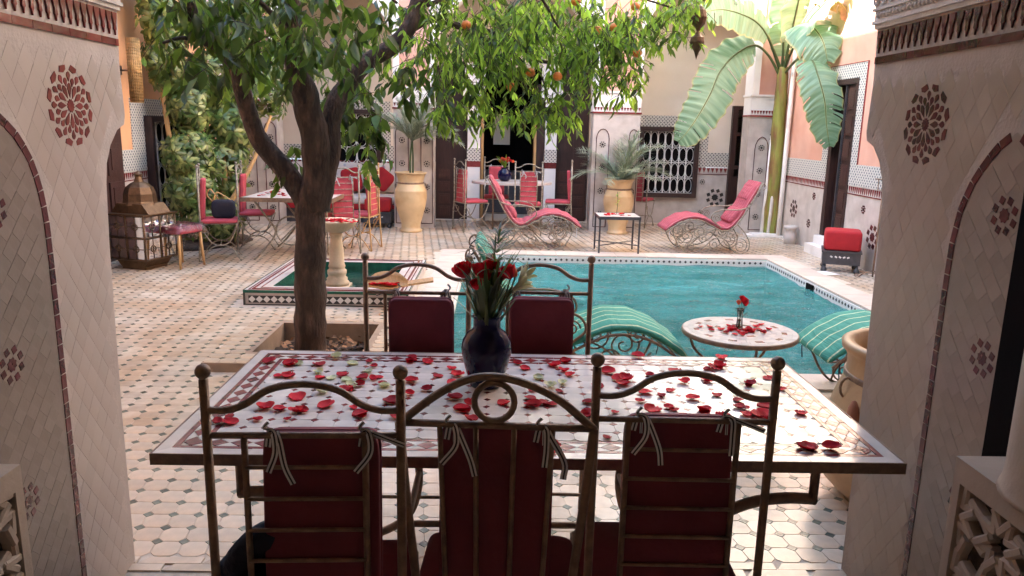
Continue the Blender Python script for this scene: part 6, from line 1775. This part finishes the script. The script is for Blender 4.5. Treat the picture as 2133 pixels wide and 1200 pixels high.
for bi, b in enumerate(BL):
    vol = b[1]*b[2]*b[3]
    upper = bi >= len(BLOBS)
    n = int(26 + vol*((2200 if b[0][0] < -.45 else 3600) if not upper else 1300))
    if upper: n = int(n*.30)
    elif b[0][0] < -.45: n = int(n*.75)
    right = b[0][0] > -.45
    for k in range(int(n*.33)):
        p = gauss3(b)
        a = rt_.uniform(0, 6.28)
        td = Vector((math.cos(a), math.sin(a), rt_.uniform(-1.1, .2))).normalized()
        L_ = rt_.uniform(.08, .20)
        # twig
        e = p+td*L_+Vector((0, 0, -L_*.35))
        twigs.tube([p, p+td*L_*.5+Vector((0, 0, -.01)), e], .0022, 3, cap=False)
        m = rt_.randint(4, 7)
        for j in range(m):
            t = (j+.6)/m
            lp = p+(e-p)*t
            aa = rt_.uniform(0, 6.28)
            ld = (td*.35+Vector((math.cos(aa)*.7, math.sin(aa)*.7, rt_.uniform(-1.5, -.25)))).normalized()
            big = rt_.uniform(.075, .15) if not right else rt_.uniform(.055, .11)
            backlit = rt_.random() < (.62 if right else .04)
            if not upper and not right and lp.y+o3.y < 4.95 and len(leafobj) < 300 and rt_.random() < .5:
                leafobj.append((lp, ld, big, backlit)); continue
            leaf_pts(young if backlit else dark, lp, ld, Vector((rt_.uniform(-1, 1), rt_.uniform(-1, 1), .8)).normalized(), big, big*(rt_.uniform(.32, .45) if not right else rt_.uniform(.22, .34)), rt_.uniform(.1, .35), rt_.uniform(0, .5))
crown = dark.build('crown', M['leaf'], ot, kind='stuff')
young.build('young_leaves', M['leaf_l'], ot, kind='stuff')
twigs.build('twigs', M['bark'], ot, kind='stuff')
lvars = []
for k in range(5):
    q = MB(); leaf_pts(q, Vector((0, 0, 0)), Vector((0, 0, -1)), Vector((0, 1, 0)), 1, rt_.uniform(.32, .42), rt_.uniform(.1, .3), rt_.uniform(.0, .5)); lvars.append((q.mesh('leaf', M['leaf']), q.mesh('leaf', M['leaf_l'])))
for lp, ld, big, backlit in leafobj:
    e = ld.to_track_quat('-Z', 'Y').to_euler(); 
    o = inst('leaf', rt_.choice(lvars)[1 if backlit else 0], ot, lp, e, (big, big, big))
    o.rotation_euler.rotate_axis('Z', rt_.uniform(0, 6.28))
for f in FRUIT:
    q = MB(); q.sphere((0, 0, 0), .034, 16, 12, (1, 1, .93)); o = q.build('orange', M['fruit'], ot, Vector(f)-o3)
# hanging lantern at the right end of the crown
hl = thing('hanging_lantern', 'small teardrop shaped brass lantern hanging under the right end of the orange tree', 'lantern', (1.492, 6.0, 2.15))
mb = MB(); mb.tube([(0, 0, .40), (0, 0, .44)], .002, 4); mb.tube(smooth_path([(0, 0, .44), (.0, .05, .46), (-.02, .12, .40)], 4), .002, 4); mb.build('cord', M['iron'], hl)
mb = MB(); mb.lathe([(.0, .40), (.02, .39), (.05, .36), (.062, .31), (.05, .26), (.02, .23), (.012, .21), (.02, .19), (.05, .165), (.056, .13), (.045, .10), (.02, .06), (.006, .02), (.0, 0)], n=10, smooth=False); mb.build('body', M['brass'], hl)

# ---------------------------------------------------------------- banana plant
bn = thing('banana_plant', 'tall banana plant with broad drooping torn leaves in the far right corner', 'banana plant', (4.40, 12.03, 0))
bo = Vector((4.40, 12.03, 0))
P_ = smooth_path([Vector(p)-bo for p in [(4.40,12.03,.0),(4.40,12.02,.4),(4.37,12.0,.9),(4.35,12.0,1.45),(4.33,11.98,2.0),(4.31,11.95,2.4),(4.31,11.95,2.6)]], 6)
rr = [.135-.06*(k/(len(P_)-1))**1.2 for k in range(len(P_))]
mb = MB(); mb.tube(P_, rr, 16)
mb.v = [tuple(Vector(v)+Vector((noise.noise(Vector(v)*4), noise.noise(Vector(v)*4+Vector((5, 5, 0))), 0))*.02) for v in mb.v]
mb.build('pseudostem', M['banana_trunk'], bn)
for k in range(4):
    a = k*1.7; q = MB(); q.tube(smooth_path([(.10*math.cos(a), .10*math.sin(a), .05), (.13*math.cos(a), .13*math.sin(a), .45), (.10*math.cos(a), .10*math.sin(a), .95+.1*k)], 4), [.06]+[.045]*4+[.03]*3+[.01], 8, flat=.35); q.build('dry_sheath', M['banana_trunk'], bn)
rbn = random.Random(21)
def banana_leaf(pts, t_blade, wmax, sidehint, roll=0.0, droop=.5, m='banana', tears=6):
    """pts: midrib through space; the blade starts at fraction t_blade; its halves hang from the rib"""
    rib = smooth_path([Vector(p)-bo for p in pts], 8)
    m_ = len(rib); kb = int(t_blade*(m_-1))
    q = MB(); q.tube(rib, [max(.004, .022*(1-k/(m_-1))**.8) for k in range(m_)], 6)
    leaf = q.build('leaf_rib', M['stemg'] if m == 'banana' else M['honey'], bn)
    fine = smooth_path(rib[kb:], 3); n = len(fine); K = 5
    vs, fs, uv = [], [], []
    sh = Vector(sidehint).normalized()
    cuts = {s: sorted(rbn.sample(range(4, n-3), min(tears, n-8))) for s in (-1, 1)}
    for s in (-1, 1):
        tdep = [rbn.choice((1, 2, 3, 4)) for _ in range(n+2)]
        base = len(vs); row = []; ph = rbn.uniform(0, 6)
        for k in range(n):
            t = k/(n-1)
            tg = (fine[min(k+1, n-1)]-fine[max(k-1, 0)]).normalized()
            sd = (sh-tg*sh.dot(tg)).normalized(); up = sd.cross(tg)
            if up.z < 0: up = -up
            w = wmax*(math.sin(PI*min(1, t*.93+.05)**.75)**.55)
            w *= 1+.05*math.sin(k*.45+ph)
            dr = droop*(1+.35*math.sin(k*.33+ph))
            for j in range(K+1):
                f = j/K
                pt = fine[k]+sd*s*w*f*math.cos(dr*f)+Vector((0, 0, -1))*w*f*math.sin(dr*f)*.9+up*w*.03*math.sin(k*.8+s)*f+tg*w*f*.22
                vs.append(pt); uv.append((t, .5+.5*f*s))
        for k in range(n-1):
            for j in range(K):
                if k in cuts[s] and j >= tdep[k]: continue
                a = base+k*(K+1)+j; fs.append((a, a+1, a+K+2, a+K+1) if s > 0 else (a, a+K+1, a+K+2, a+1))
    me = bpy.data.meshes.new('leaf_blade'); me.from_pydata([tuple(v) for v in vs], [], fs)
    uvl = me.uv_layers.new(name='UVMap')
    for lp in me.loops: uvl.data[lp.index].uv = uv[lp.vertex_index]
    me.materials.append(M['banana'] if m == 'banana' else M['litter']); me.polygons.foreach_set('use_smooth', [True]*len(me.polygons)); me.update()
    o = bpy.data.objects.new('leaf_blade', me); COL.objects.link(o); o.parent = leaf
    return o
b1 = [(4.28,11.95,2.46),(4.05,11.9,2.77),(3.8,11.85,2.9),(3.48,11.7,2.74),(3.25,11.6,2.48),(3.11,11.5,2.17),(2.93,11.4,1.85),(2.76,11.35,1.6),(2.64,11.35,1.46)]
b2 = [(4.3,11.95,2.53),(4.04,11.8,2.93),(3.77,11.6,3.17),(3.45,11.4,3.27),(3.08,11.2,3.3),(2.69,11.0,3.20)]
b3 = [(4.3,11.95,2.6),(4.26,11.9,3.01),(4.21,11.8,3.41),(4.14,11.7,3.93),(4.08,11.6,4.29)]
b8 = [(4.28,11.95,2.53),(3.98,11.8,3.03),(3.76,11.7,3.2),(3.52,11.5,3.21),(3.31,11.4,3.12)]
B4 = [(4.32, 11.95, 2.53), (4.29, 11.6, 2.85), (4.2, 11.2, 3.07), (4.2, 10.9, 3.11), (4.22, 10.6, 2.98), (4.28, 10.45, 2.8), (4.34, 10.4, 2.56)]
B5 = [(4.34, 11.95, 2.5), (4.27, 11.4, 2.63), (4.21, 10.9, 2.66), (4.17, 10.5, 2.58), (4.2, 10.3, 2.35), (4.27, 10.2, 2.05), (4.33, 10.2, 1.74), (4.4, 10.2, 1.46)]
B6 = [(4.34, 11.95, 2.57), (4.29, 11.5, 2.9), (4.24, 11.0, 3.11), (4.23, 10.6, 3.24), (4.31, 10.3, 3.38), (4.45, 10.1, 3.52)]
B7 = [(4.34, 11.95, 2.57), (4.26, 11.3, 3.08), (4.33, 10.8, 3.39), (4.43, 10.4, 3.29), (4.57, 10.3, 3.06)]

banana_leaf(b1, .24, .33, (.72, -.15, -.65), droop=.12, tears=9)
banana_leaf(b2, .26, .28, (.1, .3, .95), droop=.1, tears=6)
banana_leaf(b3, .12, .26, (1, .2, 0), droop=.3, tears=4)
banana_leaf(B4, .34, .34, (1, -.5, .3), droop=.5, tears=2)
banana_leaf(B5, .34, .27, (1, -.35, 0), droop=.35, tears=8)
banana_leaf(B6, .30, .27, (.3, 1, .3), droop=.5, tears=5)
banana_leaf(B7, .45, .13, (1, -.3, 0), droop=1.0, m='dry', tears=5)
banana_leaf(b8, .30, .12, (0, .5, .9), droop=.3, tears=3)
banana_leaf([(4.32,11.95,2.55),(4.34,11.8,3.1),(4.30,11.5,3.7),(4.1,11.1,4.2),(3.9,10.6,4.3)], .2, .30, (1, .3, 0), droop=.5, tears=6)

# ---------------------------------------------------------------- climbing plant on the left
cp_ = thing('climbing_schefflera', 'tall variegated umbrella-leaf shrub climbing the orange left wall', 'shrub', (-4.0, 10.2, 0))
co = Vector((-4.0, 10.2, 0))
rc_ = random.Random(9)
stems = [[(-4.1,10.0,0),(-4.15,10.0,.7),(-4.2,9.9,1.5),(-4.22,9.8,2.4),(-4.2,9.7,3.3)], [(-3.9,10.3,0),(-3.7,10.4,.8),(-3.75,10.5,1.6),(-3.5,10.6,2.3),(-3.3,10.6,3.0)], [(-4.0,10.3,0),(-4.2,10.5,.9),(-4.1,10.6,1.9),(-4.2,10.5,2.9)], [(-3.9,10.2,0),(-3.6,10.2,.5),(-3.3,10.4,1.1),(-3.1,10.6,1.7)]]
for st in stems:
    q = MB(); q.tube(smooth_path([Vector(p)-co for p in st], 6), .045, 8, r2=.018); q.build('stem', M['honey'], cp_)
lob = [((-4.05,10.2,.35),.35,.5,.35,26),((-3.95,9.9,.75),.35,.4,.3,26),((-3.7,10.0,.35),.35,.4,.3,24),((-4.0,10.0,1.2),.32,.45,.35,30),((-3.7,10.4,1.0),.35,.4,.4,28),((-3.65,10.5,1.6),.42,.4,.4,36),((-4.0,10.1,1.8),.3,.4,.35,28),((-3.6,10.6,1.4),.3,.4,.4,22),((-3.2,10.7,2.0),.38,.4,.35,24),((-3.7,10.4,2.2),.45,.4,.4,36),((-4.15,9.9,2.4),.2,.5,.4,32),((-4.1,9.8,2.9),.25,.5,.4,32),((-3.6,10.4,2.8),.5,.4,.4,34),((-2.9,10.8,2.4),.45,.4,.4,26),((-3.1,10.6,3.1),.5,.4,.4,24),((-4.2,9.6,3.3),.25,.6,.4,20)]
whorls = []
for c, rx, ry, rz, n in lob:
    for k in range(int(n*2.3)):
        a, b, r_ = rc_.uniform(0, 6.28), rc_.uniform(-1, 1), rc_.uniform(.5, 1)**.5
        s_ = math.sqrt(1-b*b)
        p = Vector((c[0]+rx*r_*s_*math.cos(a), c[1]+ry*r_*s_*math.sin(a), max(.12, c[2]+rz*r_*b)))
        if p.x < -4.42: p.x = -4.42+rc_.uniform(0, .05)
        whorls.append((p, Vector((s_*math.cos(a)+.15, s_*math.sin(a)-.5, b*.7+.35)).normalized()))
wv = []
for k in range(5):
    q = MB(); n = rc_.randint(7, 9)
    for j in range(n):
        a = 2*PI*j/n+rc_.uniform(-.1, .1)
        L_ = rc_.uniform(.11, .15)
        leaf_pts(q, Vector((math.cos(a)*.02, math.sin(a)*.02, 0)), Vector((math.cos(a), math.sin(a), rc_.uniform(-.35, .05))), Vector((0, 0, 1)), L_, L_*.36, -.15, .35)
    q.tube([(0, 0, -.10), (0, 0, 0)], .003, 4, cap=False)
    wv.append(q)
whorls.sort(key=lambda w: w[0].y)
ws = [q.mesh('leaf_whorl', M['scheff']) for q in wv]; rest = MB()
for k, (p, d) in enumerate(whorls):
    rq = d.to_track_quat('Z', 'Y')
    s = rc_.uniform(.8, 1.25); tw = rc_.uniform(0, 6.28)
    if k < 300:
        o = inst('leaf_whorl', rc_.choice(ws), cp_, p-co, rq.to_euler(), (s, s, s)); o.rotation_euler.rotate_axis('Z', tw)
    else:
        mt = Matrix.Translation(p-co) @ rq.to_matrix().to_4x4() @ Matrix.Rotation(tw, 4, 'Z') @ Matrix.Scale(s, 4)
        q = rc_.choice(wv); rest.add([mt @ Vector(v) for v in q.v], q.f, True)
rest.build('further_whorls', M['scheff'], cp_, kind='stuff')
mb = MB(); mb.lathe([(.0, 0), (.55, .0), (.50, .05), (.3, .09), (.0, .10)], n=20, wob=.1)
o = mb.build('planting_bed', M['soil'], None, (-3.95, 10.25, .004)); o.scale = (1, 1.3, 1); tag(o, 'low mound of soil the umbrella-leaf shrub grows from', 'planting bed')

# ---------------------------------------------------------------- potted palms
def palm(label, loc, stem_h, stem_r, fronds, seed, name='potted_palm'):
    t = thing(name, label, 'palm', loc)
    r_ = random.Random(seed)
    if stem_h > .12:
        for dx in (0, .03):
            q = MB(); q.tube(smooth_path([(dx, 0, 0), (dx*1.5-.01, .01, stem_h*.5), (.02+dx*.3, 0, stem_h)], 5), stem_r, 8, r2=stem_r*.7); q.build('stem', M['stemg'], t)
    q = MB(); q.sphere((0, 0, .03), .07, 12, 8, (1, 1, .9))
    for k in range(26):
        a = r_.uniform(0, 6.28); q.tube([(.05*math.cos(a), .05*math.sin(a), .0), (.075*math.cos(a), .075*math.sin(a), .07), (.05*math.cos(a), .05*math.sin(a), .13)], .008, 4, r2=.003)
    q.build('fibrous_base', M['bark'], t)
    for (a, L_, el_, dr) in fronds:
        p = Vector((.02, 0, stem_h)); d = Vector((math.cos(a)*math.cos(el_), math.sin(a)*math.cos(el_), math.sin(el_)))
        pts = [p.copy()]; N_ = 14
        for k in range(N_):
            p = p+d*L_/N_; d = (d+Vector((0, 0, -dr/N_))).normalized(); pts.append(p.copy())
        q = MB(); q.tube(pts, .006, 5, r2=.002)
        for k in range(2, N_*2):
            tt = k/(N_*2); i0 = min(N_-1, int(tt*N_)); f = tt*N_-i0
            c = pts[i0]*(1-f)+pts[i0+1]*f; tg = (pts[i0+1]-pts[i0]).normalized()
            sd = tg.cross(Vector((0, 0, 1)));  sd = sd.normalized() if sd.length > .01 else Vector((1, 0, 0)); up = sd.cross(tg)
            for s in (-1, 1):
                for rep in range(2):
                    dd = (sd*s*.75+tg*.75+up*r_.uniform(-.25, .45)).normalized(); l = L_*.30*math.sin(PI*(.15+.75*tt))*r_.uniform(.8, 1.15)
                    blade(q, c+tg*rep*L_/60, dd, l, .0055, .06, 3)
        q.build('frond', M['palm'], t)
    return t
rp2 = random.Random(4)
frA = [(rp2.uniform(0, 6.28), rp2.uniform(.55, .9), rp2.uniform(.5, 1.35), rp2.uniform(.7, 1.6)) for _ in range(15)]+[(.0, .85, .6, 1.5), (-.3, .8, .75, 1.4), (.3, .8, .5, 1.2), (2.9, .6, .9, 1.6)]
palm('slender young palm with feathery grey-green fronds growing in the left urn', (-1.34, 11.72, .755), .62, .016, frA, 3)
frB = [(rp2.uniform(0, 6.28), rp2.uniform(.65, .95), rp2.uniform(.45, 1.4), rp2.uniform(.7, 1.5)) for _ in range(20)]+[(3.1, .85, .7, 1.5), (.05, .85, .7, 1.3), (-.4, .8, .9, 1.2)]
palm('bushy date palm with stiff fronds growing in the urn behind the square table', (1.90, 11.95, .705), .10, .02, frB, 8)

# a few fallen leaves on the paving
rf = random.Random(31)
q = MB(); leaf_pts(q, Vector((0, 0, 0)), Vector((1, 0, .05)), Vector((0, 0, 1)), 1, .4, .2, .3); fl_me = q.mesh('fallen_leaf', M['litter']); fy_me = None
for x, y in ((-1.75, 4.25), (-3.2, 7.7), (-.55, 5.9), (-.75, 5.2), (-1.0, 6.4), (-.62, 6.6), (-2.4, 5.5), (-2.9, 6.6), (-1.9, 6.3), (-2.6, 8.9), (-3.3, 8.2), (-.9, 9.2)):
    s = rf.uniform(.05, .08); o = inst('fallen_leaf', fl_me, None, (x, y, .016), (0, 0, rf.uniform(0, 6.28)), (s, s, s)); tag(o, 'dry leaf fallen on the courtyard paving', 'leaf', 'leaves fallen on the paving')
